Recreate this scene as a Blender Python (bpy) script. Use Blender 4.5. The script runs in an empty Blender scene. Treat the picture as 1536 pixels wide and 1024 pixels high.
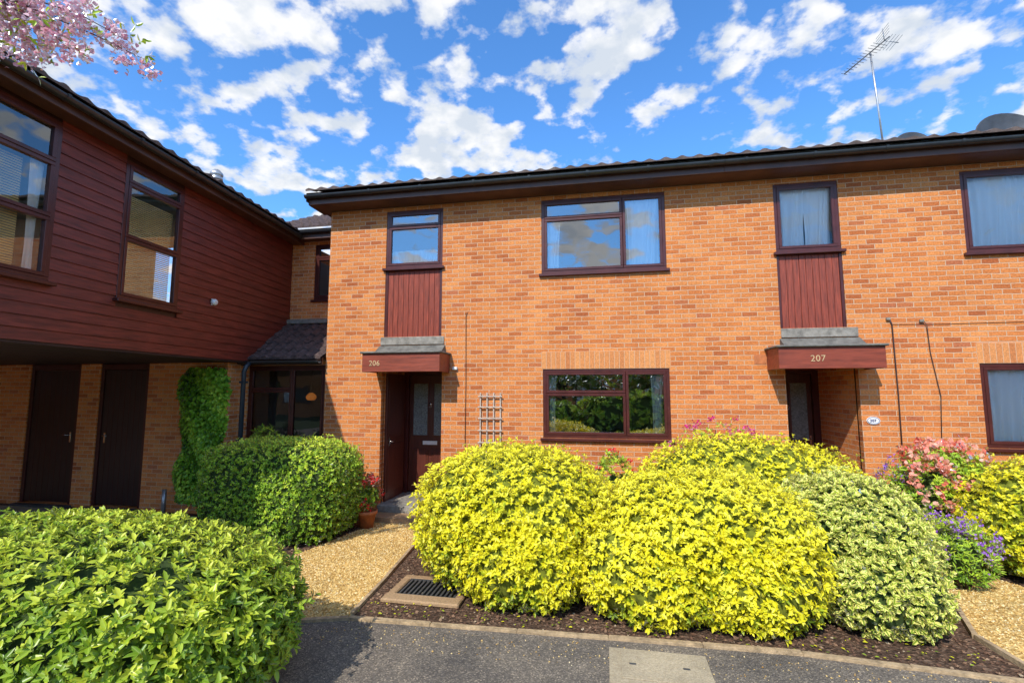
import bpy, math, random
import numpy as np
from mathutils import Vector, Matrix
random.seed(7); rng=np.random.default_rng(11)
scn=bpy.context.scene; COL=scn.collection
# ------------------------------------------------------------ materials
def newmat(name):
    m=bpy.data.materials.new(name); m.use_nodes=True
    nt=m.node_tree; b=nt.nodes['Principled BSDF']; return m,nt,b
def N(nt,t,**k):
    n=nt.nodes.new(t)
    for a,v in k.items(): setattr(n,a,v)
    return n
def ramp(nt,stops,interp='LINEAR'):
    r=N(nt,'ShaderNodeValToRGB'); cr=r.color_ramp; cr.interpolation=interp
    while len(cr.elements)<len(stops): cr.elements.new(0.5)
    for e,(p,c) in zip(cr.elements,stops):
        e.position=p; e.color=(c[0],c[1],c[2],1)
    return r
def simple(name,col,rough=.6,var=.25,scale=6,bump=.0,bscale=60,stretch=None,metal=0,spec=.5,emit_=0):
    m,nt,b=newmat(name); L=nt.links
    g=N(nt,'ShaderNodeNewGeometry'); src=g.outputs['Position']
    if stretch:
        mp=N(nt,'ShaderNodeMapping'); mp.inputs['Scale'].default_value=stretch; L.new(src,mp.inputs[0]); src=mp.outputs[0]
    n=N(nt,'ShaderNodeTexNoise'); n.inputs['Scale'].default_value=scale; n.inputs['Detail'].default_value=6; n.inputs['Roughness'].default_value=.65
    L.new(src,n.inputs['Vector'])
    r=ramp(nt,[(.3,[c*(1-var) for c in col]),(.7,[min(1,c*(1+var)) for c in col])]); L.new(n.outputs['Fac'],r.inputs[0]); L.new(r.outputs[0],b.inputs['Base Color'])
    b.inputs['Roughness'].default_value=rough; b.inputs['Metallic'].default_value=metal; b.inputs['Specular IOR Level'].default_value=spec
    if emit_: L.new(r.outputs[0],b.inputs['Emission Color']); b.inputs['Emission Strength'].default_value=emit_
    if bump:
        n2=N(nt,'ShaderNodeTexNoise'); n2.inputs['Scale'].default_value=bscale; n2.inputs['Detail'].default_value=4; L.new(src,n2.inputs['Vector'])
        bp=N(nt,'ShaderNodeBump'); bp.inputs['Strength'].default_value=bump; bp.inputs['Distance'].default_value=.02
        L.new(n2.outputs['Fac'],bp.inputs['Height']); L.new(bp.outputs[0],b.inputs['Normal'])
    return m
BR=[(0,(.47,.14,.048)),(.10,(.60,.20,.060)),(.35,(.69,.25,.074)),(.6,(.75,.305,.10)),(.8,(.70,.26,.078)),(.94,(.63,.215,.066)),(1,(.51,.17,.075))]
def brickmat(name,dark=1.0):  # dark is a plain colour multiplier, used to lighten the shaded-wall copy
    m,nt,b=newmat(name); L=nt.links
    g=N(nt,'ShaderNodeNewGeometry'); sp=N(nt,'ShaderNodeSeparateXYZ'); L.new(g.outputs['Position'],sp.inputs[0])
    sn=N(nt,'ShaderNodeSeparateXYZ'); L.new(g.outputs['True Normal'],sn.inputs[0])
    ab=N(nt,'ShaderNodeMath',operation='ABSOLUTE'); L.new(sn.outputs['X'],ab.inputs[0])
    gt=N(nt,'ShaderNodeMath',operation='GREATER_THAN'); L.new(ab.outputs[0],gt.inputs[0]); gt.inputs[1].default_value=.7
    mx=N(nt,'ShaderNodeMix'); L.new(gt.outputs[0],mx.inputs['Factor']); L.new(sp.outputs['X'],mx.inputs['A']); L.new(sp.outputs['Y'],mx.inputs['B'])
    cb=N(nt,'ShaderNodeCombineXYZ'); L.new(mx.outputs['Result'],cb.inputs['X']); L.new(sp.outputs['Z'],cb.inputs['Y'])
    nz=N(nt,'ShaderNodeTexNoise'); nz.inputs['Scale'].default_value=9; nz.inputs['Detail'].default_value=3; L.new(g.outputs['Position'],nz.inputs['Vector'])
    sb=N(nt,'ShaderNodeVectorMath',operation='SUBTRACT'); L.new(nz.outputs['Color'],sb.inputs[0]); sb.inputs[1].default_value=(.5,.5,.5)
    sc=N(nt,'ShaderNodeVectorMath',operation='SCALE'); L.new(sb.outputs[0],sc.inputs[0]); sc.inputs['Scale'].default_value=.018
    ad=N(nt,'ShaderNodeVectorMath',operation='ADD'); L.new(cb.outputs[0],ad.inputs[0]); L.new(sc.outputs[0],ad.inputs[1])
    bt=N(nt,'ShaderNodeTexBrick'); bt.offset=.5; L.new(ad.outputs[0],bt.inputs['Vector'])
    bt.inputs['Color1'].default_value=(0,0,0,1); bt.inputs['Color2'].default_value=(1,1,1,1); bt.inputs['Mortar'].default_value=(.5,.5,.5,1)
    for k,v in (('Scale',1),('Mortar Size',.0062),('Mortar Smooth',.3),('Bias',0),('Brick Width',.215),('Row Height',.072)): bt.inputs[k].default_value=v
    r=ramp(nt,[(p,[min(.9,c*dark) for c in cc]) for p,cc in BR]); L.new(bt.outputs['Color'],r.inputs[0])
    n1=N(nt,'ShaderNodeTexNoise'); n1.inputs['Scale'].default_value=1.3; n1.inputs['Detail'].default_value=7; n1.inputs['Roughness'].default_value=.7; L.new(g.outputs['Position'],n1.inputs['Vector'])
    r1=ramp(nt,[(.3,(.80,.72,.69)),(.6,(1.05,1.02,.99))]); L.new(n1.outputs['Fac'],r1.inputs[0])
    n2=N(nt,'ShaderNodeTexNoise'); n2.inputs['Scale'].default_value=45; n2.inputs['Detail'].default_value=5; L.new(g.outputs['Position'],n2.inputs['Vector'])
    r2=ramp(nt,[(.3,(.66,.60,.57)),(.65,(1.12,1.12,1.12))]); L.new(n2.outputs['Fac'],r2.inputs[0])
    m1=N(nt,'ShaderNodeMix',data_type='RGBA',blend_type='MULTIPLY'); m1.inputs['Factor'].default_value=1; L.new(r.outputs[0],m1.inputs[6]); L.new(r1.outputs[0],m1.inputs[7])
    m2=N(nt,'ShaderNodeMix',data_type='RGBA',blend_type='MULTIPLY'); m2.inputs['Factor'].default_value=.8; L.new(m1.outputs[2],m2.inputs[6]); L.new(r2.outputs[0],m2.inputs[7])
    m3=N(nt,'ShaderNodeMix',data_type='RGBA'); L.new(bt.outputs['Fac'],m3.inputs['Factor']); L.new(m2.outputs[2],m3.inputs[6]); m3.inputs[7].default_value=(.64*dark,.42*dark,.27*dark,1)
    L.new(m3.outputs[2],b.inputs['Base Color']); b.inputs['Roughness'].default_value=.88; b.inputs['Specular IOR Level'].default_value=.2
    iv=N(nt,'ShaderNodeMath',operation='MULTIPLY_ADD'); L.new(bt.outputs['Fac'],iv.inputs[0]); iv.inputs[1].default_value=-1; L.new(n2.outputs['Fac'],iv.inputs[2])
    bp=N(nt,'ShaderNodeBump'); bp.inputs['Strength'].default_value=.8; bp.inputs['Distance'].default_value=.008; L.new(iv.outputs[0],bp.inputs['Height']); L.new(bp.outputs[0],b.inputs['Normal'])
    return m
def islandmat(name,stops,rough=.85,bump=.3,bs=60):
    m,nt,b=newmat(name); L=nt.links
    g=N(nt,'ShaderNodeNewGeometry'); r=ramp(nt,stops); L.new(g.outputs['Random Per Island'],r.inputs[0])
    n=N(nt,'ShaderNodeTexNoise'); n.inputs['Scale'].default_value=bs; n.inputs['Detail'].default_value=4; L.new(g.outputs['Position'],n.inputs['Vector'])
    r2=ramp(nt,[(.3,(.7,.7,.7)),(.7,(1.1,1.1,1.1))]); L.new(n.outputs['Fac'],r2.inputs[0])
    m1=N(nt,'ShaderNodeMix',data_type='RGBA',blend_type='MULTIPLY'); m1.inputs['Factor'].default_value=1; L.new(r.outputs[0],m1.inputs[6]); L.new(r2.outputs[0],m1.inputs[7])
    L.new(m1.outputs[2],b.inputs['Base Color']); b.inputs['Roughness'].default_value=rough
    if bump:
        bp=N(nt,'ShaderNodeBump'); bp.inputs['Strength'].default_value=bump; bp.inputs['Distance'].default_value=.01; L.new(n.outputs['Fac'],bp.inputs['Height']); L.new(bp.outputs[0],b.inputs['Normal'])
    return m
def leafmat(name,stops,edgecol=None,edgefac=.0,trans=.3,rough=.42,mid=None):
    m,nt,b=newmat(name); L=nt.links
    a=N(nt,'ShaderNodeAttribute',attribute_name='tone'); r=ramp(nt,stops); L.new(a.outputs['Fac'],r.inputs[0])
    col=r.outputs[0]
    if edgecol or mid: e=N(nt,'ShaderNodeAttribute',attribute_name='edge')
    if edgecol:
        r2=ramp(nt,[(.32,(0,0,0)),(.50,(1,1,1))]); L.new(e.outputs['Fac'],r2.inputs[0])
        mm=N(nt,'ShaderNodeMath',operation='MULTIPLY'); L.new(r2.outputs[0],mm.inputs[0]); mm.inputs[1].default_value=edgefac
        mx=N(nt,'ShaderNodeMix',data_type='RGBA'); L.new(mm.outputs[0],mx.inputs['Factor']); L.new(col,mx.inputs[6]); mx.inputs[7].default_value=(*edgecol,1); col=mx.outputs[2]
    if mid:
        r3=ramp(nt,[(.04,(1,1,1)),(.14,(0,0,0))]); L.new(e.outputs['Fac'],r3.inputs[0])
        mm=N(nt,'ShaderNodeMath',operation='MULTIPLY'); L.new(r3.outputs[0],mm.inputs[0]); mm.inputs[1].default_value=.5
        mx=N(nt,'ShaderNodeMix',data_type='RGBA'); L.new(mm.outputs[0],mx.inputs['Factor']); L.new(col,mx.inputs[6]); mx.inputs[7].default_value=(*mid,1); col=mx.outputs[2]
    nt.nodes.remove(b)
    df=N(nt,'ShaderNodeBsdfDiffuse'); L.new(col,df.inputs['Color'])
    t=N(nt,'ShaderNodeBsdfTranslucent'); L.new(col,t.inputs['Color'])
    ms=N(nt,'ShaderNodeMixShader'); ms.inputs[0].default_value=trans
    L.new(df.outputs[0],ms.inputs[1]); L.new(t.outputs[0],ms.inputs[2])
    gl=N(nt,'ShaderNodeBsdfGlossy'); gl.inputs['Roughness'].default_value=rough; gl.inputs['Color'].default_value=(1,1,1,1)
    fr=N(nt,'ShaderNodeFresnel'); fr.inputs['IOR'].default_value=1.38
    m2=N(nt,'ShaderNodeMixShader'); L.new(fr.outputs[0],m2.inputs[0]); L.new(ms.outputs[0],m2.inputs[1]); L.new(gl.outputs[0],m2.inputs[2])
    L.new(m2.outputs[0],nt.nodes['Material Output'].inputs['Surface'])
    return m
def glassmat(name,refl=.14,tint=(.95,.97,.97)):
    m,nt,b=newmat(name); L=nt.links
    nt.nodes.remove(b)
    tr=N(nt,'ShaderNodeBsdfTransparent'); tr.inputs[0].default_value=(*tint,1)
    gl=N(nt,'ShaderNodeBsdfGlossy'); gl.inputs['Roughness'].default_value=.01; gl.inputs['Color'].default_value=(.95,.98,1,1)
    fr=N(nt,'ShaderNodeFresnel'); fr.inputs['IOR'].default_value=1.5
    ad=N(nt,'ShaderNodeMath',operation='MULTIPLY_ADD'); L.new(fr.outputs[0],ad.inputs[0]); ad.inputs[1].default_value=1.2; ad.inputs[2].default_value=refl; ad.use_clamp=True
    n=N(nt,'ShaderNodeTexNoise'); n.inputs['Scale'].default_value=1.5; g=N(nt,'ShaderNodeNewGeometry'); L.new(g.outputs['Position'],n.inputs['Vector'])
    bp=N(nt,'ShaderNodeBump'); bp.inputs['Strength'].default_value=.06; bp.inputs['Distance'].default_value=.05; L.new(n.outputs['Fac'],bp.inputs['Height']); L.new(bp.outputs[0],gl.inputs['Normal'])
    ms=N(nt,'ShaderNodeMixShader'); L.new(ad.outputs[0],ms.inputs[0]); L.new(tr.outputs[0],ms.inputs[1]); L.new(gl.outputs[0],ms.inputs[2]); L.new(ms.outputs[0],nt.nodes['Material Output'].inputs['Surface'])
    return m
M={}
M['brick']=brickmat('stock_brick'); M['brick_fill']=brickmat('stock_brick_painted_fill',1.28)  # second copy is brighter: fill light for shaded walls put into its colour
M['soldier']=islandmat('soldier_brick',[(0,(.58,.20,.06)),(.5,(.75,.31,.10)),(1,(.67,.25,.075))])
M['mortar']=simple('mortar',(.58,.39,.25),.9,.2,30)
M['frame']=simple('mahogany_stained_frame',(.080,.018,.014),.32,.3,5,.05)
M['door']=simple('dark_brown_door',(.10,.026,.016),.35,.3,4,.1,40,(6,6,.6))
M['ddoor']=simple('near_black_door',(.040,.017,.013),.4,.3,4,.1,40,(6,6,.6))
M['under']=simple('dark_soffit',(.045,.022,.018),.7,.3,4)
M['panel']=simple('red_stained_boards',(.255,.045,.021),.5,.55,9,.3,60,(5,5,.35))
M['canopy']=simple('red_stained_fascia',(.245,.048,.023),.46,.45,4,.2,50,(.5,5,5))
M['clad']=simple('dark_red_shiplap',(.180,.034,.021),.38,.5,5,.25,60,(.6,.6,7))
M['fascia']=simple('dark_brown_fascia',(.090,.038,.025),.45,.3,3,.08)
M['gutter']=simple('black_gutter_plastic',(.030,.033,.037),.28,.3,5)
M['pipe']=simple('blue_black_pipe',(.030,.042,.055),.3,.2,5)
M['tile']=simple('weathered_roof_tile',(.12,.085,.072),.85,.5,7,.5,50)
M['tile2']=simple('mottled_dark_roof_tile',(.095,.062,.055),.8,.75,16,.7,50)
M['felt']=simple('grey_roof_felt',(.145,.138,.12),.85,.5,9,.4,50)
M['conc']=simple('weathered_concrete',(.27,.245,.205),.9,.45,12,.4,80)
M['metal']=simple('galvanised_metal',(.5,.5,.5),.4,.2,10,metal=.8)
M['chrome']=simple('polished_metal',(.75,.73,.68),.2,.1,10,metal=1)
M['white']=simple('white_plastic',(.78,.78,.76),.4,.08,10)
M['gold']=simple('pale_gold_lettering',(.60,.41,.22),.5,.2,10)
M['cable']=simple('brown_cable',(.06,.03,.025),.5)
M['glass']=glassmat('window_glass',.0,(.98,.99,1)); M['glasssky']=glassmat('sky_reflecting_glass',.22); M['glassdark']=glassmat('reflecting_glass',.34,(.85,.88,.86)); M['glassblind']=glassmat('blind_window_glass',.10); M['glasslean']=glassmat('sheltered_glass',.03,(.7,.72,.7))
M['glasso']=simple('obscured_door_glass',(.20,.22,.21),.12,.5,40,.5,80)
m,nt,b=newmat('white_curtain'); b.inputs['Base Color'].default_value=(.95,.95,.95,1); b.inputs['Roughness'].default_value=.8
t=N(nt,'ShaderNodeBsdfTranslucent'); t.inputs[0].default_value=(.9,.92,.95,1); ms=N(nt,'ShaderNodeMixShader'); ms.inputs[0].default_value=.10
nt.links.new(b.outputs[0],ms.inputs[1]); nt.links.new(t.outputs[0],ms.inputs[2]); nt.links.new(ms.outputs[0],nt.nodes['Material Output'].inputs['Surface']); M['curtain']=m
M['blind']=simple('tan_blind_slat',(.85,.64,.28),.5,.15,4)
M['inside']=simple('plaster_interior',(.34,.33,.30),.9,.1,2)
M['terra']=simple('terracotta',(.50,.17,.06),.75,.3,12,.2)
M['wood']=simple('weathered_trellis_wood',(.50,.41,.33),.8,.3,20,.2)
M['bark']=simple('bark',(.09,.065,.05),.9,.4,14,.7,40)
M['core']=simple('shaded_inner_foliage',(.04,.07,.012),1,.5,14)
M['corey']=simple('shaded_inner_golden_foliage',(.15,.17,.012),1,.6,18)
M['iron']=simple('dark_iron',(.07,.07,.07),.6,.3,20,.3)
M['dish']=simple('dark_dish_metal',(.05,.055,.065),.5,.3,6,.1)
def speck(name,stops,scale,rough,bump,bd=.006,big=None):
    m,nt,b=newmat(name); L=nt.links
    g=N(nt,'ShaderNodeNewGeometry'); v=N(nt,'ShaderNodeTexVoronoi'); v.inputs['Scale'].default_value=scale; L.new(g.outputs['Position'],v.inputs['Vector'])
    sp=N(nt,'ShaderNodeSeparateColor'); L.new(v.outputs['Color'],sp.inputs[0]); r=ramp(nt,stops); L.new(sp.outputs[0],r.inputs[0])
    n=N(nt,'ShaderNodeTexNoise'); n.inputs['Scale'].default_value=1.1; n.inputs['Detail'].default_value=8; n.inputs['Roughness'].default_value=.7; L.new(g.outputs['Position'],n.inputs['Vector'])
    r2=ramp(nt,big or [(.3,(.65,.65,.65)),(.7,(1.15,1.15,1.15))]); L.new(n.outputs['Fac'],r2.inputs[0])
    m1=N(nt,'ShaderNodeMix',data_type='RGBA',blend_type='MULTIPLY'); m1.inputs['Factor'].default_value=1; L.new(r.outputs[0],m1.inputs[6]); L.new(r2.outputs[0],m1.inputs[7]); L.new(m1.outputs[2],b.inputs['Base Color'])
    b.inputs['Roughness'].default_value=rough; b.inputs['Specular IOR Level'].default_value=.3
    bp=N(nt,'ShaderNodeBump'); bp.inputs['Strength'].default_value=bump; bp.inputs['Distance'].default_value=bd; L.new(v.outputs['Distance'],bp.inputs['Height']); L.new(bp.outputs[0],b.inputs['Normal'])
    return m
M['asphalt']=speck('asphalt',[(0,(.105,.092,.078)),(.6,(.175,.155,.13)),(.9,(.27,.235,.185)),(1,(.44,.37,.28))],110,.9,.6,big=[(.3,(.52,.52,.55)),(.7,(1.28,1.20,1.10))])
M['gravel']=speck('golden_gravel_bed',[(0,(.38,.21,.05)),(.5,(.68,.44,.14)),(1,(.84,.64,.28))],48,.9,1,.012)
M['soil']=speck('garden_soil',[(0,(.055,.03,.018)),(.7,(.13,.075,.045)),(1,(.22,.14,.09))],38,1,1,.02)
M['grass']=speck('rough_grass',[(0,(.03,.06,.012)),(1,(.07,.11,.025))],60,1,1,.02)
M['stone']=islandmat('gravel_stones',[(0,(.42,.22,.05)),(.4,(.74,.48,.15)),(.8,(.88,.66,.27)),(1,(.92,.80,.5))],.8,0)
M['chips']=islandmat('bark_chips',[(0,(.06,.03,.016)),(.55,(.18,.09,.05)),(.9,(.32,.19,.11)),(1,(.5,.4,.26))],.9,0)
M['edging']=simple('edging_stone',(.42,.30,.17),.9,.45,14,.5,60)
M['edgebrick']=islandmat('worn_buff_surround',[(0,(.36,.22,.11)),(1,(.50,.34,.19))])
M['slab']=speck('manhole_slab_concrete',[(0,(.36,.29,.19)),(1,(.52,.43,.29))],120,.9,.5)
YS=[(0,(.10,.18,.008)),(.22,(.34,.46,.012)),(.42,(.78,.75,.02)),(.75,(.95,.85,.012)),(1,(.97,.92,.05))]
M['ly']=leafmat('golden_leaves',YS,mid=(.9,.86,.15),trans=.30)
M['lg']=leafmat('glossy_green_leaves',[(0,(.035,.09,.006)),(.35,(.11,.23,.012)),(.7,(.32,.46,.025)),(1,(.62,.68,.05))],mid=(.55,.62,.14),rough=.34,trans=.22)
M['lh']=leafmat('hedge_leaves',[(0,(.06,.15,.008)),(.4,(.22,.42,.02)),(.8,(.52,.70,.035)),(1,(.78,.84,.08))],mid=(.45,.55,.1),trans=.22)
M['lv']=leafmat('variegated_leaves',[(0,(.14,.23,.02)),(.5,(.28,.42,.03)),(1,(.46,.58,.05))],edgecol=(.95,.87,.24),edgefac=.95,trans=.22)
M['li']=leafmat('ivy_leaves',[(0,(.07,.18,.01)),(.5,(.24,.48,.025)),(1,(.58,.78,.07))],trans=.2)
M['lt']=leafmat('tree_leaves',[(0,(.05,.09,.012)),(.6,(.20,.28,.03)),(1,(.45,.42,.07))],trans=.45)
M['pred']=leafmat('red_petals',[(0,(.7,.01,.01)),(1,(.9,.05,.03))],trans=.3)
M['pmag']=leafmat('magenta_petals',[(0,(.65,.02,.18)),(1,(.88,.10,.4))],trans=.3)
M['pcor']=leafmat('coral_petals',[(0,(.94,.16,.11)),(.5,(.96,.32,.22)),(1,(.97,.60,.45))],trans=.3)
M['ppur']=leafmat('lilac_petals',[(0,(.30,.09,.62)),(1,(.55,.26,.82))],trans=.3)
M['pink']=leafmat('cherry_blossom_petals',[(0,(.93,.42,.55)),(.5,(.96,.60,.70)),(1,(.98,.84,.88))],trans=.45)
# ------------------------------------------------------------ mesh builder
class MB:
    def __init__(s,mx=None): s.v=[];s.f=[];s.mi=[];s.mats=[];s.mx=mx;s.sm=[]
    def mat(s,k):
        m=M[k]
        if m not in s.mats: s.mats.append(m)
        return s.mats.index(m)
    def add(s,vs,fs,k,smooth=False):
        b=len(s.v); s.v+= [tuple(s.mx@Vector(p)) if s.mx else tuple(p) for p in vs]; i=s.mat(k)
        for f in fs: s.f.append([b+q for q in f]); s.mi.append(i); s.sm.append(smooth)
    def box(s,x0,x1,y0,y1,z0,z1,k,bev=0):
        if bev:
            c=min(bev,(x1-x0)/3,(y1-y0)/3,(z1-z0)/3)
            vs=[];idx={}
            def V(p):
                q=tuple(round(a,5) for a in p)
                if q not in idx: idx[q]=len(vs); vs.append(p)
                return idx[q]
            fs=[]
            X=(x0,x1);Y=(y0,y1);Z=(z0,z1); s1=(1,-1)
            def P(i,j,l,ax):
                p=[X[i]+s1[i]*c,Y[j]+s1[j]*c,Z[l]+s1[l]*c]; p[ax]=(X,Y,Z)[ax][(i,j,l)[ax]]; return V(p)
            for ax in range(3):
                o=[a for a in range(3) if a!=ax]
                for sd in (0,1):
                    q=[]
                    for a,bb in ((0,0),(1,0),(1,1),(0,1)):
                        ii=[0,0,0]; ii[ax]=sd; ii[o[0]]=a; ii[o[1]]=bb; q.append(P(*ii,ax))
                    fl=(sd==0)!=(ax==1)
                    fs.append(q[::-1] if fl else q)
            for ax in range(3):
                o=[a for a in range(3) if a!=ax]
                for a in (0,1):
                    for bb in (0,1):
                        q=[]
                        for e,aa in ((0,o[0]),(0,o[1]),(1,o[1]),(1,o[0])):
                            ii=[0,0,0]; ii[ax]=e; ii[o[0]]=a; ii[o[1]]=bb; q.append(P(*ii,aa))
                        fs.append(q)
            for i in (0,1):
                for j in (0,1):
                    for l in (0,1): fs.append([P(i,j,l,0),P(i,j,l,1),P(i,j,l,2)])
            s.add(vs,fs,k); return
        s.add([(x0,y0,z0),(x1,y0,z0),(x1,y1,z0),(x0,y1,z0),(x0,y0,z1),(x1,y0,z1),(x1,y1,z1),(x0,y1,z1)],
              [(0,3,2,1),(4,5,6,7),(0,1,5,4),(1,2,6,5),(2,3,7,6),(3,0,4,7)],k)
    def tube(s,pts,r,k,n=8,cap=True):
        pts=[Vector(p) for p in pts]; rs=r if isinstance(r,(list,tuple)) else [r]*len(pts)
        vs=[];fs=[]
        for i,p in enumerate(pts):
            d=(pts[min(i+1,len(pts)-1)]-pts[max(i-1,0)]).normalized()
            a=d.orthogonal().normalized() if i==0 else (a-d*a.dot(d)).normalized()
            bq=d.cross(a)
            for j in range(n):
                t=2*math.pi*j/n; vs.append(p+(a*math.cos(t)+bq*math.sin(t))*rs[i])
        for i in range(len(pts)-1):
            for j in range(n): fs.append((i*n+j,i*n+(j+1)%n,(i+1)*n+(j+1)%n,(i+1)*n+j))
        if cap: fs.append(tuple(range(n))[::-1]); fs.append(tuple((len(pts)-1)*n+j for j in range(n)))
        s.add(vs,fs,k,True)
    def lathe(s,c,prof,k,n=24,ax='z'):
        vs=[];fs=[]
        for (r,h) in prof:
            for j in range(n):
                t=2*math.pi*j/n
                if ax=='z': vs.append((c[0]+r*math.cos(t),c[1]+r*math.sin(t),c[2]+h))
                else: vs.append((c[0]+r*math.cos(t),c[1]+h,c[2]+r*math.sin(t)))
        for i in range(len(prof)-1):
            for j in range(n): fs.append((i*n+j,i*n+(j+1)%n,(i+1)*n+(j+1)%n,(i+1)*n+j))
        s.add(vs,fs,k,True)
    def wall(s,x0,x1,z0,z1,yf,yb,holes,k):
        xs=sorted({x0,x1,*[h[0] for h in holes],*[h[1] for h in holes]}); zs=sorted({z0,z1,*[h[2] for h in holes],*[h[3] for h in holes]})
        xs=[x for x in xs if x0<=x<=x1]; zs=[z for z in zs if z0<=z<=z1]
        solid=lambda i,j: 0<=i<len(xs)-1 and 0<=j<len(zs)-1 and not any(h[0]<(xs[i]+xs[i+1])/2<h[1] and h[2]<(zs[j]+zs[j+1])/2<h[3] for h in holes)
        for i in range(len(xs)-1):
            for j in range(len(zs)-1):
                if not solid(i,j): continue
                a,b,c,d=xs[i],xs[i+1],zs[j],zs[j+1]
                s.add([(a,yf,c),(b,yf,c),(b,yf,d),(a,yf,d)],[(0,1,2,3)],k)
                s.add([(a,yb,c),(b,yb,c),(b,yb,d),(a,yb,d)],[(3,2,1,0)],k)
                if not solid(i-1,j): s.add([(a,yf,c),(a,yb,c),(a,yb,d),(a,yf,d)],[(3,2,1,0)],k)
                if not solid(i+1,j): s.add([(b,yf,c),(b,yb,c),(b,yb,d),(b,yf,d)],[(0,1,2,3)],k)
                if not solid(i,j-1): s.add([(a,yf,c),(b,yf,c),(b,yb,c),(a,yb,c)],[(3,2,1,0)],k)
                if not solid(i,j+1): s.add([(a,yf,d),(b,yf,d),(b,yb,d),(a,yb,d)],[(0,1,2,3)],k)
WL={}
def thing(name,label,cat,loc=(0,0,0),group=None):
    o=bpy.data.objects.new(name,None); o.empty_display_size=.2; COL.objects.link(o); o.location=loc; WL[o]=Vector(loc)
    o['label']=label; o['category']=cat
    if group: o['group']=group
    return o
def emit(name,mb,parent=None,label=None,cat=None,kind=None,group=None):
    me=bpy.data.meshes.new(name)
    v=np.array(mb.v); org=Vector(((v[:,0].min()+v[:,0].max())/2,(v[:,1].min()+v[:,1].max())/2,v[:,2].min()))
    me.from_pydata([tuple(Vector(p)-org) for p in mb.v],[],mb.f)
    for m_ in mb.mats: me.materials.append(m_)
    me.polygons.foreach_set('material_index',mb.mi); me.polygons.foreach_set('use_smooth',mb.sm); me.update()
    o=bpy.data.objects.new(name,me); COL.objects.link(o); WL[o]=org
    if parent: o.parent=parent; o.location=org-WL[parent]
    else: o.location=org
    if label: o['label']=label
    if cat: o['category']=cat
    if kind: o['kind']=kind
    if group: o['group']=group
    return o
# ------------------------------------------------------------ leaves
LT=np.array([(0,0,0),(-.9,.32,.22),(-.75,.68,.18),(0,1,-.08),(.9,.32,.22),(.75,.68,.18)]); LE=np.array([0,1,1,0,1,1.])
def nrmz(a): return a/np.maximum(np.linalg.norm(a,axis=-1,keepdims=True),1e-9)
def leafarr(pos,ax,nr,L,W,tone,tmpl=LT):
    side=nrmz(np.cross(ax,nr)); nr=nrmz(np.cross(side,ax))
    v=pos[:,None,:]+side[:,None,:]*(tmpl[None,:,0:1]*W[:,None,None]/2)+ax[:,None,:]*(tmpl[None,:,1:2]*L[:,None,None])+nr[:,None,:]*(tmpl[None,:,2:3]*W[:,None,None])
    return v.reshape(-1,3),np.repeat(tone,6),np.tile(LE,len(pos))
def rosettes(p,n,k,L,W,tone,upb=.4,jit=.35,tau=(50,85)):
    R=len(p); a=nrmz(n*.8+np.array([0,0,upb])+rng.normal(0,jit,(R,3)))
    t1=nrmz(np.cross(a,rng.normal(0,1,(R,3)))); t2=np.cross(a,t1)
    P=[];A=[];Q=[];T=[];LL=[]
    for j in range(k):
        f=2*math.pi*j/k+rng.uniform(-.4,.4,R); ta=np.radians(rng.uniform(tau[0],tau[1],R)) if j<k-2 else np.radians(rng.uniform(15,45,R))
        rad=t1*np.cos(f)[:,None]+t2*np.sin(f)[:,None]
        ax=a*np.cos(ta)[:,None]+rad*np.sin(ta)[:,None]; nr=a*np.sin(ta)[:,None]-rad*np.cos(ta)[:,None]
        P.append(p-a*rng.uniform(0,.03,(R,1)));A.append(nrmz(ax));Q.append(nr+rng.normal(0,.15,(R,3)))
        T.append(np.clip(tone+rng.normal(0,.1,R)+(.08 if j>=k-2 else 0),0,1)); LL.append(L*rng.uniform(.65,1.15,R)*(.75 if j>=k-2 else 1))
    P=np.concatenate(P);A=np.concatenate(A);Q=np.concatenate(Q);T=np.concatenate(T);LL=np.concatenate(LL)
    return leafarr(P,A,Q,LL,LL*W/L,T)
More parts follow.
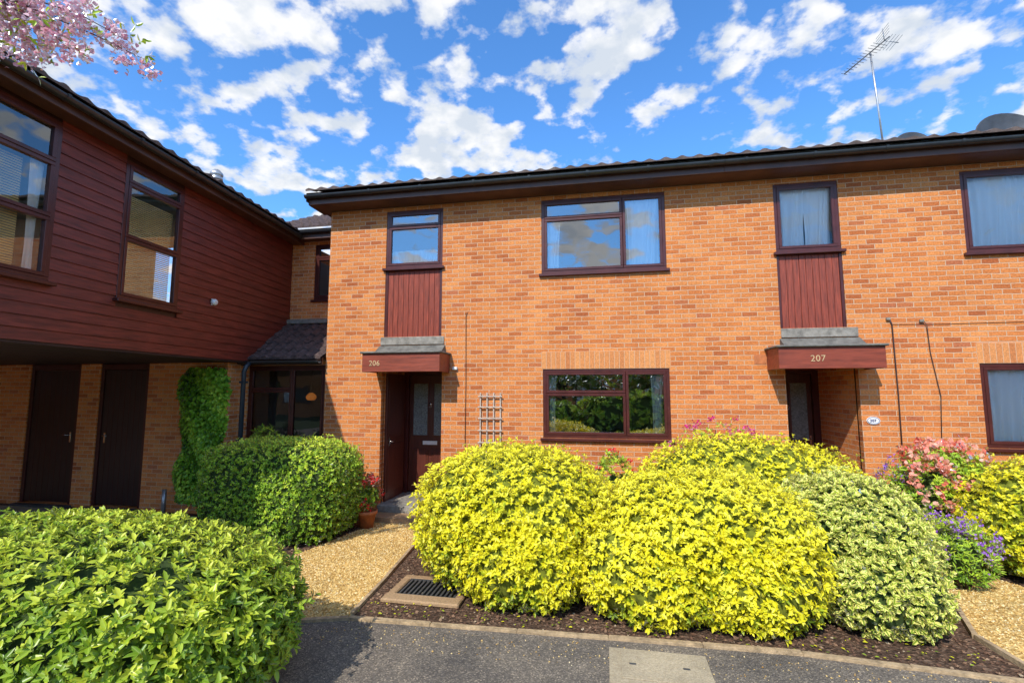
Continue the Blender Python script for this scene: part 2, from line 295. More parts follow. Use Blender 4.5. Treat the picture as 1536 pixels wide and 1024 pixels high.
def leafobj(name,arrs,parent=None,extra=None,org=(0,0,0),**kw):
    org=Vector(org); V=[];T=[];E=[];MI=[];mats=[];b=0;ls=0
    loops=[];starts=[];tot=[]
    for (v,t,e),mk in arrs:
        if M[mk] not in mats: mats.append(M[mk])
        nl=len(v)//6; base=b+6*np.arange(nl)[:,None]
        q=np.concatenate([base+np.array([[0,3,2,1]]),base+np.array([[0,4,5,3]])],1).reshape(-1)
        loops.append(q); starts.append(ls+4*np.arange(nl*2)); tot.append(np.full(nl*2,4)); MI.append(np.full(nl*2,mats.index(M[mk])))
        ls+=len(q); V.append(v);T.append(t);E.append(e); b+=len(v)
    if extra:
        ev=np.array(extra.v); V.append(ev);T.append(np.zeros(len(ev)));E.append(np.zeros(len(ev)))
        for f,mi in zip(extra.f,extra.mi):
            loops.append(np.array(f)+b); starts.append(np.array([ls])); tot.append(np.array([len(f)])); ls+=len(f)
            mm=extra.mats[mi]
            if mm not in mats: mats.append(mm)
            MI.append(np.array([mats.index(mm)]))
        b+=len(ev)
    V=np.concatenate(V)-np.array(org); loops=np.concatenate(loops); starts=np.concatenate(starts); tot=np.concatenate(tot); MI=np.concatenate(MI)
    me=bpy.data.meshes.new(name); me.vertices.add(len(V)); me.vertices.foreach_set('co',V.reshape(-1)); me.loops.add(len(loops)); me.loops.foreach_set('vertex_index',loops.astype(np.int32))
    me.polygons.add(len(starts)); me.polygons.foreach_set('loop_start',starts.astype(np.int32)); me.polygons.foreach_set('loop_total',tot.astype(np.int32))
    for m_ in mats: me.materials.append(m_)
    me.polygons.foreach_set('material_index',MI.astype(np.int32)); me.update(calc_edges=True); me.validate()
    a=me.attributes.new('tone','FLOAT','POINT'); a.data.foreach_set('value',np.concatenate(T).astype(np.float32))
    a=me.attributes.new('edge','FLOAT','POINT'); a.data.foreach_set('value',np.concatenate(E).astype(np.float32))
    o=bpy.data.objects.new(name,me); COL.objects.link(o); WL[o]=org
    if parent: o.parent=parent; o.location=org-WL[parent]
    else: o.location=org
    for k,v in kw.items(): o[k]=v
    return o
KV=[(4,1,2),(-2,5,1),(1,-3,5),(6,4,-3),(-7,3,4),(3,8,6)]
def shape_pts(n,c,rx,ry,h,e=2.4,low=-.75,inset=(0,.12),rot=0,seed=0,lump=.07):
    d=nrmz(rng.normal(0,1,(n*2,3))); d=d[d[:,2]>low][:n]
    s=d/((np.abs(d)**e).sum(1)**(1/e))[:,None]
    ph=np.random.default_rng(seed).uniform(0,6.28,12)
    w=sum(np.sin(s@np.array(k)+ph[i]) for i,k in enumerate(KV))/6
    rr=(1+lump*1.6*w)*(1-rng.uniform(inset[0],inset[1],len(s)))
    R=np.array([rx,ry,h*.55]); p=s*R*rr[:,None]
    n_=nrmz(np.sign(s)*np.abs(s)**(e-1)/R)
    ca,sa=math.cos(rot),math.sin(rot)
    Rm=np.array([[ca,-sa,0],[sa,ca,0],[0,0,1]])
    p=p@Rm.T; n_=n_@Rm.T
    p+=np.array([c[0],c[1],h*.47]); p[:,2]=np.maximum(p[:,2],.03+rng.uniform(0,.08,len(p)))
    return p,n_,w
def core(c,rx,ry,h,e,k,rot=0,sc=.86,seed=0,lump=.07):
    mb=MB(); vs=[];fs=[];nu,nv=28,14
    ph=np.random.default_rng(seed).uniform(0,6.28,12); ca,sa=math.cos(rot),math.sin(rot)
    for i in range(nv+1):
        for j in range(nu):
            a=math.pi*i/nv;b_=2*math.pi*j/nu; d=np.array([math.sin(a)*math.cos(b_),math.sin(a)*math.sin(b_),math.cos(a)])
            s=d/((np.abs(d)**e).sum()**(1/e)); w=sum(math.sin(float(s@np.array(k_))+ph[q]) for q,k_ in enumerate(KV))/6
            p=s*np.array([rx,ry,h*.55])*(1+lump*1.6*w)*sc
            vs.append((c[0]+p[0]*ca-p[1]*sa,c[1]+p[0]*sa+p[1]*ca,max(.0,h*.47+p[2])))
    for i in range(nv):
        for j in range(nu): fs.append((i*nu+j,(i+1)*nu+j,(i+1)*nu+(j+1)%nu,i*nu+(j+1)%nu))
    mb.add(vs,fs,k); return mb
def shrub(name,label,cat,c,rx,ry,h,n,k,L,W,mk,ck='core',e=2.4,rot=0,seed=1,tb=(.5,.35,.15),upb=.4,jit=.35,lump=.07,flowers=None,low=-.75,tau=(50,85),strag=.06,cs=.86,lobes=(),wv=.3,grp=None):
    arrs=[]; ex=None; LB=[(c,rx,ry,h,n)]+list(lobes)
    for li,(lc,lrx,lry,lh,ln) in enumerate(LB):
        p,nn,w=shape_pts(ln,lc,lrx,lry,lh,e,low,(0,.13),rot,seed+li,lump)
        keep=np.ones(len(p),bool)
        for lj,(oc,orx,ory,oh,_) in enumerate(LB):
            if lj==li: continue
            q=(p-np.array([oc[0],oc[1],oh*.47]))/np.array([orx,ory,oh*.55]); keep&=((np.abs(q)**e).sum(1)**(1/e))>.80
        p=p[keep];nn=nn[keep];w=w[keep]
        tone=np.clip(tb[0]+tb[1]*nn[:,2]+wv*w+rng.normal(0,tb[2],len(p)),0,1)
        arrs.append((rosettes(p,nn,k,L,W,tone,upb,jit,tau),mk))
        q,qn,_=shape_pts(int(ln*strag)+2,lc,lrx*1.02,lry*1.02,lh*1.02,e,-.2,(-.03,.0),rot,seed+li,lump)
        arrs.append((rosettes(q,qn,k,L*.9,W*.9,np.clip(.7+rng.normal(0,.15,len(q)),0,1),.8,.3),mk))
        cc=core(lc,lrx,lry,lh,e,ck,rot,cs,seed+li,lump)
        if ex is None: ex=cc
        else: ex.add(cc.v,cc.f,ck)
    if flowers:
        fm,fn,fr,pz=flowers
        fp,fnn,_=shape_pts(fn*3,c,rx*1.04,ry*1.04,h*1.05,e,.0,(-.02,.05),rot,seed,lump)
        fp=fp[:fn]; sp_=np.array([1,1,2.2 if fm=='ppur' else 1]); P=np.repeat(fp,14,0)+rng.normal(0,fr*.45,(len(fp)*14,3))*sp_; A=nrmz(rng.normal(0,1,P.shape)+np.array([0,-.3,.6])); Q=nrmz(rng.normal(0,1,P.shape))
        Lp=np.full(len(P),pz)*rng.uniform(.7,1.2,len(P)); arrs.append((leafarr(P,A,Q,Lp,Lp*.8,np.clip(np.repeat(rng.uniform(0,1,len(fp)),14)+rng.normal(0,.15,len(P)),0,1)),fm))
    for i in range(9):
        a=i*.7; ex.tube([(c[0]+.08*math.cos(a),c[1]+.08*math.sin(a),0),(c[0]+rx*.5*math.cos(a),c[1]+ry*.5*math.sin(a),h*.35),(c[0]+rx*.8*math.cos(a),c[1]+ry*.8*math.sin(a),h*.6)],[.02,.014,.006],'bark',6)
    o=leafobj(name,arrs,None,ex,(c[0],c[1],0),label=label,category=cat)
    if grp: o['group']=grp
    return o
# ------------------------------------------------------------ reusable building pieces
def curtain(mb,x0,x1,z0,z1,y,per=.10,amp=.018):
    n=max(8,int((x1-x0)/per*8)); vs=[];fs=[]
    for i in range(n+1):
        t=i/n; x=x0+(x1-x0)*t
        for j in range(5):
            s=j/4; z=z1+(z0-z1)*s
            vs.append((x+.03*math.sin(2.2*s+3*t),y+amp*(.6+.5*s)*math.sin(2*math.pi*(x-x0)/per+1.4*math.sin(t*9)+.6*s)+.006*math.sin(17*t+5*s),z))
    for i in range(n):
        for j in range(4): fs.append((i*5+j,i*5+j+1,(i+1)*5+j+1,(i+1)*5+j))
    mb.add(vs,fs,'curtain',True)
def window(parent,x0,x1,z0,z1,panes,mx=None,y=.0,sill=True,curt=None,blind=None,label=None,ob=.05,glass='glass'):
    w=MB(mx); yf=y+.012; yb=y+.075
    w.box(x0,x1,yf,yb,z1-ob,z1,'frame',.004); w.box(x0,x1,yf,yb,z0,z0+ob,'frame',.004)
    w.box(x0,x0+ob,yf,yb,z0+ob,z1-ob,'frame',.004); w.box(x1-ob,x1,yf,yb,z0+ob,z1-ob,'frame',.004)
    g=MB(mx); s=.042
    for (a,b,c,d) in panes:
        f0=yf+.012; f1=yb-.01
        w.box(a,b,f0-.02,f1,d-s,d,'frame',.004); w.box(a,b,f0-.02,f1,c,c+s,'frame',.004)
        w.box(a,a+s,f0-.02,f1,c+s,d-s,'frame',.004); w.box(b-s,b,f0-.02,f1,c+s,d-s,'frame',.004)
        g.add([(a+s,yf+.02,c+s),(b-s,yf+.02,c+s),(b-s,yf+.02,d-s),(a+s,yf+.02,d-s)],[(0,1,2,3)],glass)
    W_=emit('window',w,parent,label); emit('window_glass',g,W_)
    if sill:
        m_=MB(mx); m_.box(x0-.04,x1+.04,y-.055,y+.078,z0-.045,z0-.002,'frame',.006); emit('window_sill',m_,W_)
    if curt:
        for cc in curt:
            m_=MB(mx); curtain(m_,cc[0],cc[1],z0+.02,(cc[2] if len(cc)>2 else z1-.02),y+.11); emit('curtain',m_,W_)
    if blind:
        for (a,b,c,d) in blind:
            m_=MB(mx); z=c
            while z<d:
                m_.add([(a,y+.112,z),(b,y+.112,z),(b,y+.122,z+.021),(a,y+.122,z+.021)],[(0,1,2,3)],'blind'); z+=.027
            emit('window_blind',m_,W_)
    return W_
def boards_v(mb,x0,x1,z0,z1,y,k,w=.092):
    n=max(1,round((x1-x0)/w)); w=(x1-x0)/n
    for i in range(n): mb.box(x0+i*w+.002,x0+(i+1)*w-.002,y-.008+random.uniform(-.002,.002),y+.01,z0,z1,k,.003)
    mb.box(x0,x1,y+.011,y+.03,z0,z1,'ddoor')
def gutter(mb,x0,x1,y,z,r=.06,brk=.9):
    n=10; vs=[];fs=[]
    for (x) in (x0,x1):
        for i in range(n+1):
            a=math.pi+math.pi*i/n; vs.append((x,y+r*math.cos(a),z+r*math.sin(a)))
        for i in range(n+1):
            a=2*math.pi-math.pi*i/n; vs.append((x,y+(r-.006)*math.cos(a),z+(r-.006)*math.sin(a)))
    m=2*(n+1)
    for i in range(m): fs.append((i,(i+1)%m,m+(i+1)%m,m+i))
    fs.append(tuple(range(m))); fs.append(tuple(range(m,2*m))[::-1])
    mb.add(vs,fs,'gutter')
    x=x0+.3
    while x<x1:
        vs=[];fs=[]
        for xx in (x-.018,x+.018):
            for i in range(9):
                a=math.pi+math.pi*i/8; vs.append((xx,y+(r+.007)*math.cos(a),z+(r+.007)*math.sin(a)+.001))
        for i in range(8): fs.append((i,i+1,9+i+1,9+i))
        mb.add(vs,fs,'gutter'); mb.box(x-.018,x+.018,y-r-.007,y+r+.05,z+.001,z+.008,'gutter'); x+=brk
def pantiles(mb,x0,x1,y0,z0,run,pitch,per=.235,course=.33,amp=.024,k='tile',lf=.022):
    tp=math.tan(pitch); nx=int((x1-x0)/per*8); ncs=int(math.ceil(run/course)); vs=[];fs=[];rows=0
    X=[x0+(x1-x0)*i/nx for i in range(nx+1)]
    for c in range(ncs):
        for q in (0,1):
            yy=min(c*course+(q*course*1.0),run); lift=lf if q==0 else .002
            for x in X:
                f=((x-x0)/per)%1; s=math.sin(f*2*math.pi); s=s if s>0 else s*.45
                jt=.005*math.sin(7.3*math.floor((x-x0)/per)+3*c)
                vs.append((x,y0+yy,z0+yy*tp+lift+amp*s+jt+random.uniform(-.0015,.0015)))
            rows+=1
    m=nx+1
    for r in range(rows-1):
        for i in range(nx): fs.append((r*m+i,r*m+i+1,(r+1)*m+i+1,(r+1)*m+i))
    b=len(vs)
    for i,x in enumerate(X): vs.append((x,y0+.005,z0-.005))
    for i in range(nx): fs.append((b+i,b+i+1,i+1,i))
    mb.add(vs,fs,k,False)
def textmesh(s,size,loc,parent,k='gold',name='house_number'):
    c=bpy.data.curves.new('t','FONT'); c.body=s; c.size=size; c.extrude=.006; c.space_character=1.08
    t=bpy.data.objects.new('t',c); COL.objects.link(t); dg=bpy.context.evaluated_depsgraph_get(); me=bpy.data.meshes.new_from_object(t.evaluated_get(dg)); bpy.data.objects.remove(t)
    me.name=name; me.materials.clear(); me.materials.append(M[k])
    me.transform(Matrix.Rotation(math.radians(90),4,'X'))
    o=bpy.data.objects.new(name,me); COL.objects.link(o); o.parent=parent; o.location=Vector(loc)-WL[parent]; o['label']='pale raised numerals '+s; return o
def porch(house,x0,x1,depth,num,cx0,cx1,numx,door_x0,door_x1):
    r=MB(); z1=2.42
    r.add([(x0,.121,0),(x0,depth,0),(x0,depth,z1),(x0,.121,z1)],[(0,1,2,3)],'brick_fill'); r.add([(x1,.121,0),(x1,depth,0),(x1,depth,z1),(x1,.121,z1)],[(3,2,1,0)],'brick_fill')
    r.add([(x0,.121,z1-.002),(x1,.121,z1-.002),(x1,depth,z1-.002),(x0,depth,z1-.002)],[(3,2,1,0)],'canopy')
    r.add([(x0,depth+.09,0),(x1,depth+.09,0),(x1,depth+.09,z1),(x0,depth+.09,z1)],[(0,1,2,3)],'brick_fill'); emit('porch_recess',r,house)
    s=MB(); s.box(x0+.002,x1-.002,-.06,depth+.08,.0,.21,'conc',.01); s.box(x0+.05,x1+.03,-.36,-.062,0,.105,'edgebrick',.012); emit('door_step',s,house)
    c=MB(); c.box(cx0,cx1,-.50,-.47,2.37,2.66,'canopy',.004); c.box(cx0,cx0+.03,-.469,-.003,2.37,2.66,'canopy'); c.box(cx1-.03,cx1,-.469,-.003,2.37,2.66,'canopy')
    c.box(cx0+.031,cx1-.031,-.469,-.003,2.39,2.41,'canopy'); c.box(cx0-.03,cx1+.03,-.54,-.003,2.661,2.69,'felt',.01)
    c.add([(x0-.05,-.22,2.691),(x1+.05,-.22,2.691),(x1+.05,-.004,2.83),(x0-.05,-.004,2.83),(x0-.05,-.004,2.691),(x1+.05,-.004,2.691)],[(0,1,2,3),(0,3,4),(1,5,2)],'felt')
    C=emit('entrance_canopy',c,house,'red stained timber canopy with grey felt top'); textmesh(num,.118,(numx,-.502,2.468),C)
    f=MB(); f.box(x0-.03,x1+.03,-.022,-.003,2.84,2.975,'conc',.006); emit('canopy_flashing',f,house)
    y=depth; d=MB(); d.box(door_x0,door_x1,y+.02,y+.06,.22,2.36,'door',.004)
    for (a,b) in ((.06,.46),(.54,.94)):
        w=door_x1-door_x0
        d.box(door_x0+w*a,door_x0+w*b,y+.008,y+.0195,.36,1.0,'door',.006)
        d.box(door_x0+w*a+.04,door_x0+w*b-.04,y-.0,y+.0075,.40,.96,'door',.006)
        for (p,q,u,v) in ((a,b,1.22,1.25),(a,b,2.2,2.23)): d.box(door_x0+w*p,door_x0+w*q,y+.008,y+.0195,u,v,'door')
        d.box(door_x0+w*a,door_x0+w*a+.03,y+.008,y+.0195,1.251,2.199,'door'); d.box(door_x0+w*b-.03,door_x0+w*b,y+.008,y+.0195,1.251,2.199,'door')
    D=emit('door',d,house)
    g=MB()
    for (a,b) in ((.06,.46),(.54,.94)): g.box(door_x0+w*a+.031,door_x0+w*b-.031,y+.014,y+.0185,1.251,2.199,'glasso')
    emit('door_glass',g,D)
    fr=MB(); fr.box(x0+.001,door_x0-.004,y-.03,y+.085,.211,z1-.004,'frame'); fr.box(door_x1+.004,x1-.001,y-.03,y+.085,.211,z1-.004,'frame'); fr.box(door_x0-.003,door_x1+.003,y-.03,y+.085,2.364,z1-.004,'frame'); emit('door_frame',fr,D)
    mx_=(door_x0+door_x1)/2
    l=MB(); l.box(mx_-.14,mx_+.14,y-.012,y-.001,1.08,1.15,'white',.004); emit('letterbox',l,D)
    h=MB(); h.lathe((mx_,y+.0,1.82),[(.0,-.012),(.03,-.012),(.03,.0),(.0,.002)],'chrome',16,'y'); h.tube([(mx_-.025,y-.015,1.82),(mx_-.02,y-.02,1.77),(mx_,y-.02,1.755),(mx_+.02,y-.02,1.77),(mx_+.025,y-.015,1.82)],.005,'chrome'); emit('door_knocker',h,D)
    h=MB(); h.box(door_x1-.07,door_x1-.035,y-.0,y+.0195,1.18,1.33,'chrome',.004); h.tube([(door_x1-.052,y,1.27),(door_x1-.052,y-.05,1.27),(door_x1-.16,y-.05,1.27)],.008,'chrome'); emit('handle',h,D)
def lintel(house,x0,x1,z0,z1):
    l=MB(); n=round((x1-x0)/.0755); w=(x1-x0)/n
    for i in range(n): l.box(x0+i*w+.004,x0+(i+1)*w-.004,-.005,.05,z0+.004,z1-.004,'soldier',.002)
    l.box(x0,x1,-.002,.04,z0,z1,'mortar'); emit('brick_lintel',l,house)
# ------------------------------------------------------------ terrace
ZT=5.258
def house(name,label,X0,X1,holes,left_end=False):
    H_=thing(name,label,'house',((X0+X1)/2,0,0))
    w=MB(); w.wall(X0,X1,0,ZT,0,.09,holes,'brick')
    w.box(X0,X0+.12,.0905,8,0,ZT,'brick'); w.box(X1-.12,X1,.0905,8,0,ZT,'brick'); w.box(X0+.1205,X1-.1205,7.88,8,0,ZT,'brick')
    emit('wall',w,H_)
    i=MB(); i.box(X0+.121,X1-.121,1.6,7.87,2.55,2.75,'inside'); i.box(X0+.121,X1-.121,.13,1.59,2.56,2.74,'inside'); i.box(X0+.121,X1-.121,3.2,3.3,.02,2.54,'inside'); i.box(X0+.121,X1-.121,3.2,3.3,2.76,5.2,'inside'); i.box(X0+.121,X1-.121,.13,7.8,5.205,5.215,'inside'); emit('interior',i,H_)
    a=X0-.22 if left_end else X0; b=X1
    pitch=math.radians(19)
    r=MB(); pantiles(r,a,b,-.47,5.48,4.6,pitch)
    zr=5.48+4.6*math.tan(pitch)
    r.add([(a,4.13,zr),(b,4.13,zr),(b,8.5,5.45),(a,8.5,5.45)],[(0,1,2,3)],'tile')
    r.add([(a,-.44,5.45),(b,-.44,5.45),(b,4.13,zr-.03),(a,4.13,zr-.03)],[(3,2,1,0)],'fascia')
    xe=X0 if left_end else X1
    r.add([(xe,.0,ZT+.002),(xe,8,ZT+.002),(xe,8,5.5),(xe,4.13,zr-.05),(xe,0,5.5)],[(0,4,3,2,1)],'brick')
    if left_end:
        r.add([(a,-.44,5.3),(a,8.4,5.3),(a,8.4,5.45),(a,4.13,zr-.02),(a,-.44,5.45)],[(0,1,2,3,4)],'fascia')
    ridge=MB(); ridge.tube([(a,4.13,zr+.0),(b,4.13,zr+.0)],.11,'tile',10)
    R=emit('roof',r,H_); emit('ridge_tile',ridge,R)
    f=MB(); f.box(a,b,-.37,-.34,5.265,5.44,'fascia',.004); f.box(a,b,-.339,.12,5.262,5.275,'fascia'); emit('fascia_board',f,H_)
    g=MB(); gutter(g,a-.02,b-.001,-.432,5.405,.052); emit('gutter',g,H_)
    return H_
H5=house('brick_terraced_house','orange brick terraced house, number 206 on red canopy',-4.75,1.8,
   [(-3.68,-2.65,2.98,5.19),(-3.70,-2.63,0,2.42),(-.96,.99,3.95,5.19),(-.95,.98,1.34,2.41)],left_end=True)
H7=house('brick_terraced_house','orange brick terraced house, number 207 canopy and curtained windows',1.8,8.4,
   [(2.56,3.44,2.98,5.17),(2.59,3.54,0,2.42),(5.0,6.95,3.98,5.16),(5.02,6.95,1.31,2.44)])
window(H5,-3.68,-2.65,4.17,5.19,[(-3.63,-2.70,4.22,4.90),(-3.63,-2.70,4.905,5.14)],curt=[(-3.62,-2.71,4.50)],label='small upper window with a low net curtain',glass='glasssky')
p=MB(); p.box(-3.68,-3.63,.012,.07,2.98,4.12,'frame',.004); p.box(-2.70,-2.65,.012,.07,2.98,4.12,'frame',.004); boards_v(p,-3.629,-2.701,2.98,4.12,.03,'panel'); emit('timber_panel',p,H5)
window(H5,-.96,.99,3.95,5.19,[(-.91,.335,4.0,4.865),(-.91,.335,4.87,5.14),(.34,.94,4.0,5.14)],curt=[(-.89,-.66,4.85),(.40,.92)],label='wide upper window with white curtains drawn aside',glass='glasssky')
window(H5,-.95,.98,1.34,2.41,[(-.90,.325,1.39,2.03),(-.90,.325,2.035,2.36),(.33,.93,1.39,2.36)],curt=[(-.88,-.74),(.70,.90)],label='wide ground floor window reflecting trees',glass='glassdark')
lintel(H5,-.97,1.0,2.412,2.69)
porch(H5,-3.70,-2.63,.98,'206',-3.80,-2.50,-3.68,-3.60,-2.76)
sd=MB(); sd.box(-3.698,-3.66,.16,.9,.215,2.36,'door',.004); sd.box(-3.659,-3.65,.22,.84,.35,1.15,'door',.003); sd.box(-3.659,-3.65,.22,.84,1.28,2.25,'door',.003)
S_=emit('store_door',sd,H5); h=MB(); h.tube([(-3.66,.26,1.2),(-3.60,.26,1.2),(-3.60,.36,1.2)],.009,'chrome'); h.box(-3.6495,-3.645,.245,.275,1.12,1.28,'chrome'); emit('handle',h,S_)
c=MB(); c.tube([(-2.22,-.012,1.0),(-2.215,-.012,2.2),(-2.225,-.012,3.3),(-2.2,-.012,3.36),(-2.24,-.012,3.34)],.005,'cable',6); emit('wall_cable',c,H5)
c=MB(); c.box(-2.44,-2.36,-.05,-.002,2.41,2.46,'white',.008); emit('door_sensor',c,H5)
window(H7,2.56,3.44,4.12,5.17,[(2.61,3.39,4.17,5.12)],curt=[(2.63,3.02),(2.98,3.38)],label='small upper window with white curtains')
p=MB(); p.box(2.56,2.60,.012,.07,2.98,4.07,'frame',.004); p.box(3.40,3.44,.012,.07,2.98,4.07,'frame',.004); boards_v(p,2.601,3.399,2.98,4.07,.03,'panel'); emit('timber_panel',p,H7)
window(H7,5.0,6.95,3.98,5.16,[(5.05,6.3,4.03,5.11),(6.305,6.9,4.03,5.11)],curt=[(5.07,5.9),(5.85,6.88)],label='wide upper window with full net curtains')
window(H7,5.02,6.95,1.31,2.44,[(5.07,6.3,1.36,2.39),(6.305,6.9,1.36,2.39)],curt=[(5.09,5.95),(5.9,6.88)],label='wide ground floor window with full net curtains')
lintel(H7,5.0,6.98,2.442,2.72)
porch(H7,2.59,3.54,1.35,'207',2.35,3.65,2.74,2.66,3.44)
c=MB(); c.box(2.18,2.42,-.006,.0,2.455,2.60,'terra',.001)
for i in range(7): c.box(2.195+i*.031,2.212+i*.031,-.012,-.0062,2.47,2.585,'terra')
emit('air_brick',c,H7)
c=MB(); c.tube([(4.0,-.015,.9),(4.01,-.015,2.0),(4.0,-.015,3.0),(3.96,-.03,3.10)],.009,'cable',6)
c.tube([(4.38,-.02,3.06),(4.42,-.03,2.98),(4.44,-.02,2.6),(4.52,-.02,2.0),(4.47,-.02,1.2)],.005,'cable',6); c.box(3.93,3.98,-.04,-.003,3.06,3.10,'conc',.006); c.box(4.34,4.39,-.04,-.003,3.02,3.06,'conc',.006); c.tube([(4.0,-.006,3.0),(4.6,-.006,2.99),(6.2,-.006,3.0)],.003,'cable',5); emit('wall_cable',c,H7)
pl=MB(); vs=[(3.68+.085*math.cos(a*math.pi/12),-.012,1.66+.055*math.sin(a*math.pi/12)) for a in range(24)]; vs+=[(v[0],-.002,v[2]) for v in vs]
pl.add(vs,[tuple(range(24))]+[(i,24+i,24+(i+1)%24,(i+1)%24) for i in range(24)],'white'); PL=emit('oval_plaque',pl,H7,'small white oval house plaque')
M['navy']=simple('navy_paint',(.03,.05,.2),.5)
ri=MB(); ri.tube([(3.68+.075*math.cos(a*math.pi/12),-.0135,1.66+.046*math.sin(a*math.pi/12)) for a in range(25)],.003,'navy',5); emit('plaque_border',ri,PL); textmesh('207',.05,(3.635,-.0135,1.643),PL,'navy','plaque_number')
# ------------------------------------------------------------ timber clad wing
al=math.atan2(.996,-.0893); MXW=Matrix.Translation((-5.85,-3.92,0))@Matrix.Rotation(al,4,'Z')
HW=thing('timber_clad_house','dark red timber clad upper storey above brick undercroft','house',(-8.5,-1.5,0))
T0,T1=-1.9,5.06; ZC=2.59; ZW=5.10
wins=[(-1.5,.38,3.24,5.04),(1.18,2.14,3.22,5.02)]
cl=MB(MXW); nb=19; hb=(ZW-ZC)/nb
def sub(segs,lo,hi):
    o=[]
    for s0,s1 in segs:
        if hi<=s0 or lo>=s1: o.append((s0,s1)); continue
        if s0<lo:o.append((s0,lo))
        if hi<s1:o.append((hi,s1))
    return o
for i in range(nb):
    a,b=ZC+i*hb,ZC+(i+1)*hb; segs=[(T0,T1)]
    for w_ in wins:
        if b>w_[2]+.03 and a<w_[3]-.03: segs=sub(segs,w_[0],w_[1])
    for s0,s1 in segs:
        z1=b-.010
        cl.add([(s0,-.016,a),(s1,-.016,a),(s1,-.006,z1),(s0,-.006,z1),(s0,.0,a),(s1,0,a),(s1,.002,b),(s0,.002,b),(s0,.002,z1+.001),(s1,.002,z1+.001)],
               [(0,1,2,3),(4,5,1,0),(3,2,9,8),(0,3,8,4),(1,5,9,2),(8,9,6,7)],'clad')
emit('timber_cladding',cl,HW)
w=MB(MXW); w.wall(T0,T1,ZC,ZW,.004,.10,wins,'ddoor'); w.box(T0,T0+.1,.13,6.3,ZC,ZW,'brick'); w.box(T0,T1,6.3,6.4,ZC,ZW,'clad'); w.box(T0,T1,.0,6.3,ZC-.03,ZC-.002,'under'); w.box(T0,T1,.1,6.3,ZW+.001,ZW+.02,'inside'); emit('wall',w,HW)
i_=MB(MXW); i_.box(T0+.2,T1-.1,3.0,3.1,ZC+.01,ZW,'inside'); i_.box(T0+.12,T1-.1,.13,6.2,ZC+.002,ZC+.008,'inside'); emit('interior',i_,HW)
window(HW,-1.5,.38,3.24,5.04,[(-.55,.33,3.29,3.94),(-.55,.33,3.945,4.56),(-.55,.33,4.565,4.99),(-1.45,-.555,3.29,4.56),(-1.45,-.555,4.565,4.99)],MXW,y=-.03,blind=[(-1.4,.10,3.32,4.5)],curt=[(.16,.3,4.6)],label='wide upper window with horizontal blinds',glass='glassblind')
window(HW,1.18,2.14,3.22,5.02,[(1.23,2.09,3.27,4.02),(1.23,2.09,4.025,4.74),(1.23,2.09,4.745,4.97)],MXW,y=-.03,blind=[(1.26,2.06,3.3,4.6)],label='tall upper window with horizontal blinds',glass='glassblind')
l=MB(MXW); l.lathe((2.84,-.03,3.47),[(0,-.05),(.035,-.05),(.05,-.03),(.055,.01),(.0,.012)],'white',18,'y'); l.box(2.80,2.88,-.028,-.0175,3.42,3.52,'white'); emit('wall_lamp',l,HW,'small round white outside lamp')
r=MB(MXW); pantiles(r,T0-.2,T1+.4,-.36,5.235,3.5,math.radians(17)); zr=5.235+3.5*math.tan(math.radians(17)); r.add([(T0-.2,3.14,zr),(T1+.4,3.14,zr),(T1+.4,6.6,5.2),(T0-.2,6.6,5.2)],[(0,1,2,3)],'tile'); r.add([(T0-.2,-.33,5.21),(T1+.4,-.33,5.21),(T1+.4,3.14,zr-.04),(T0-.2,3.14,zr-.04)],[(3,2,1,0)],'fascia')
r.add([(T0,0,ZW),(T0,6.4,ZW),(T0,3.14,zr-.05)],[(0,1,2)],'brick')
R=emit('roof',r,HW)
v=MB(); v.lathe((-6.35,-.9,5.45),[(.07,-.2),(.07,.14),(.10,.14),(.10,.18),(.075,.20),(.1,.22),(.1,.26),(.05,.32),(0,.33)],'metal',16); emit('roof_vent',v,R)
f=MB(MXW); f.box(T0-.1,T1+.2,-.27,-.24,5.05,5.22,'fascia',.004); f.box(T0-.1,T1+.2,-.239,-.024,5.07,5.085,'fascia'); emit('fascia_board',f,HW)
g=MB(MXW); gutter(g,T0-.1,T1-.2,-.335,5.17,.055); emit('gutter',g,HW)
ZU=ZC-.035
uw=MB(); UX=-6.35; uw.wall(-12.6,UX,0,ZU,-.40,-.15,[(-10.60,-9.44,.04,ZU),(-9.0,-7.95,.04,ZU)],'brick_fill'); uw.box(UX-.12,UX,-.1495,.099,0,ZU,'brick_fill'); uw.box(-12.6,-12.5,-6,-.41,0,ZU,'brick_fill'); uw.box(-12.6,UX-.2,.8,.9,0,ZU,'brick_fill'); emit('undercroft_wall',uw,HW)
for (a,b,hx) in ((-10.60,-9.44,-9.60),(-9.0,-7.95,-8.84)):
    d=MB(); d.box(a,a+.07,-.385,-.28,.045,ZU-.004,'frame',.004); d.box(b-.07,b,-.385,-.28,.045,ZU-.004,'frame',.004); d.box(a+.071,b-.071,-.385,-.28,2.45,ZU-.004,'frame',.004)
    d.box(a+.075,b-.075,-.365,-.29,.07,2.445,'ddoor',.005)
    for k in range(1,8): d.box(a+.075+k*(b-a-.15)/8-.004,a+.075+k*(b-a-.15)/8+.004,-.368,-.3651,.08,2.43,'frame')
    D=emit('door',d,HW,'plain near-black store door'); s=MB(); s.box(a-.05,b+.05,-.52,-.29,.0,.038,'iron',.006); emit('door_sill',s,D)
    sg=-1 if hx<-9 else 1
    h=MB(); h.box(hx-.018,hx+.018,-.374,-.3685,1.14,1.32,'chrome',.002); h.tube([(hx,-.375,1.27),(hx,-.42,1.27),(hx+.11*sg,-.42,1.27)],.009,'chrome'); emit('handle',h,D)
c=MB(); c.tube([(-7.3,-.55,0),(-7.3,-.55,.42)],.035,'metal',12); emit('drain_pipe_stub',c,HW)
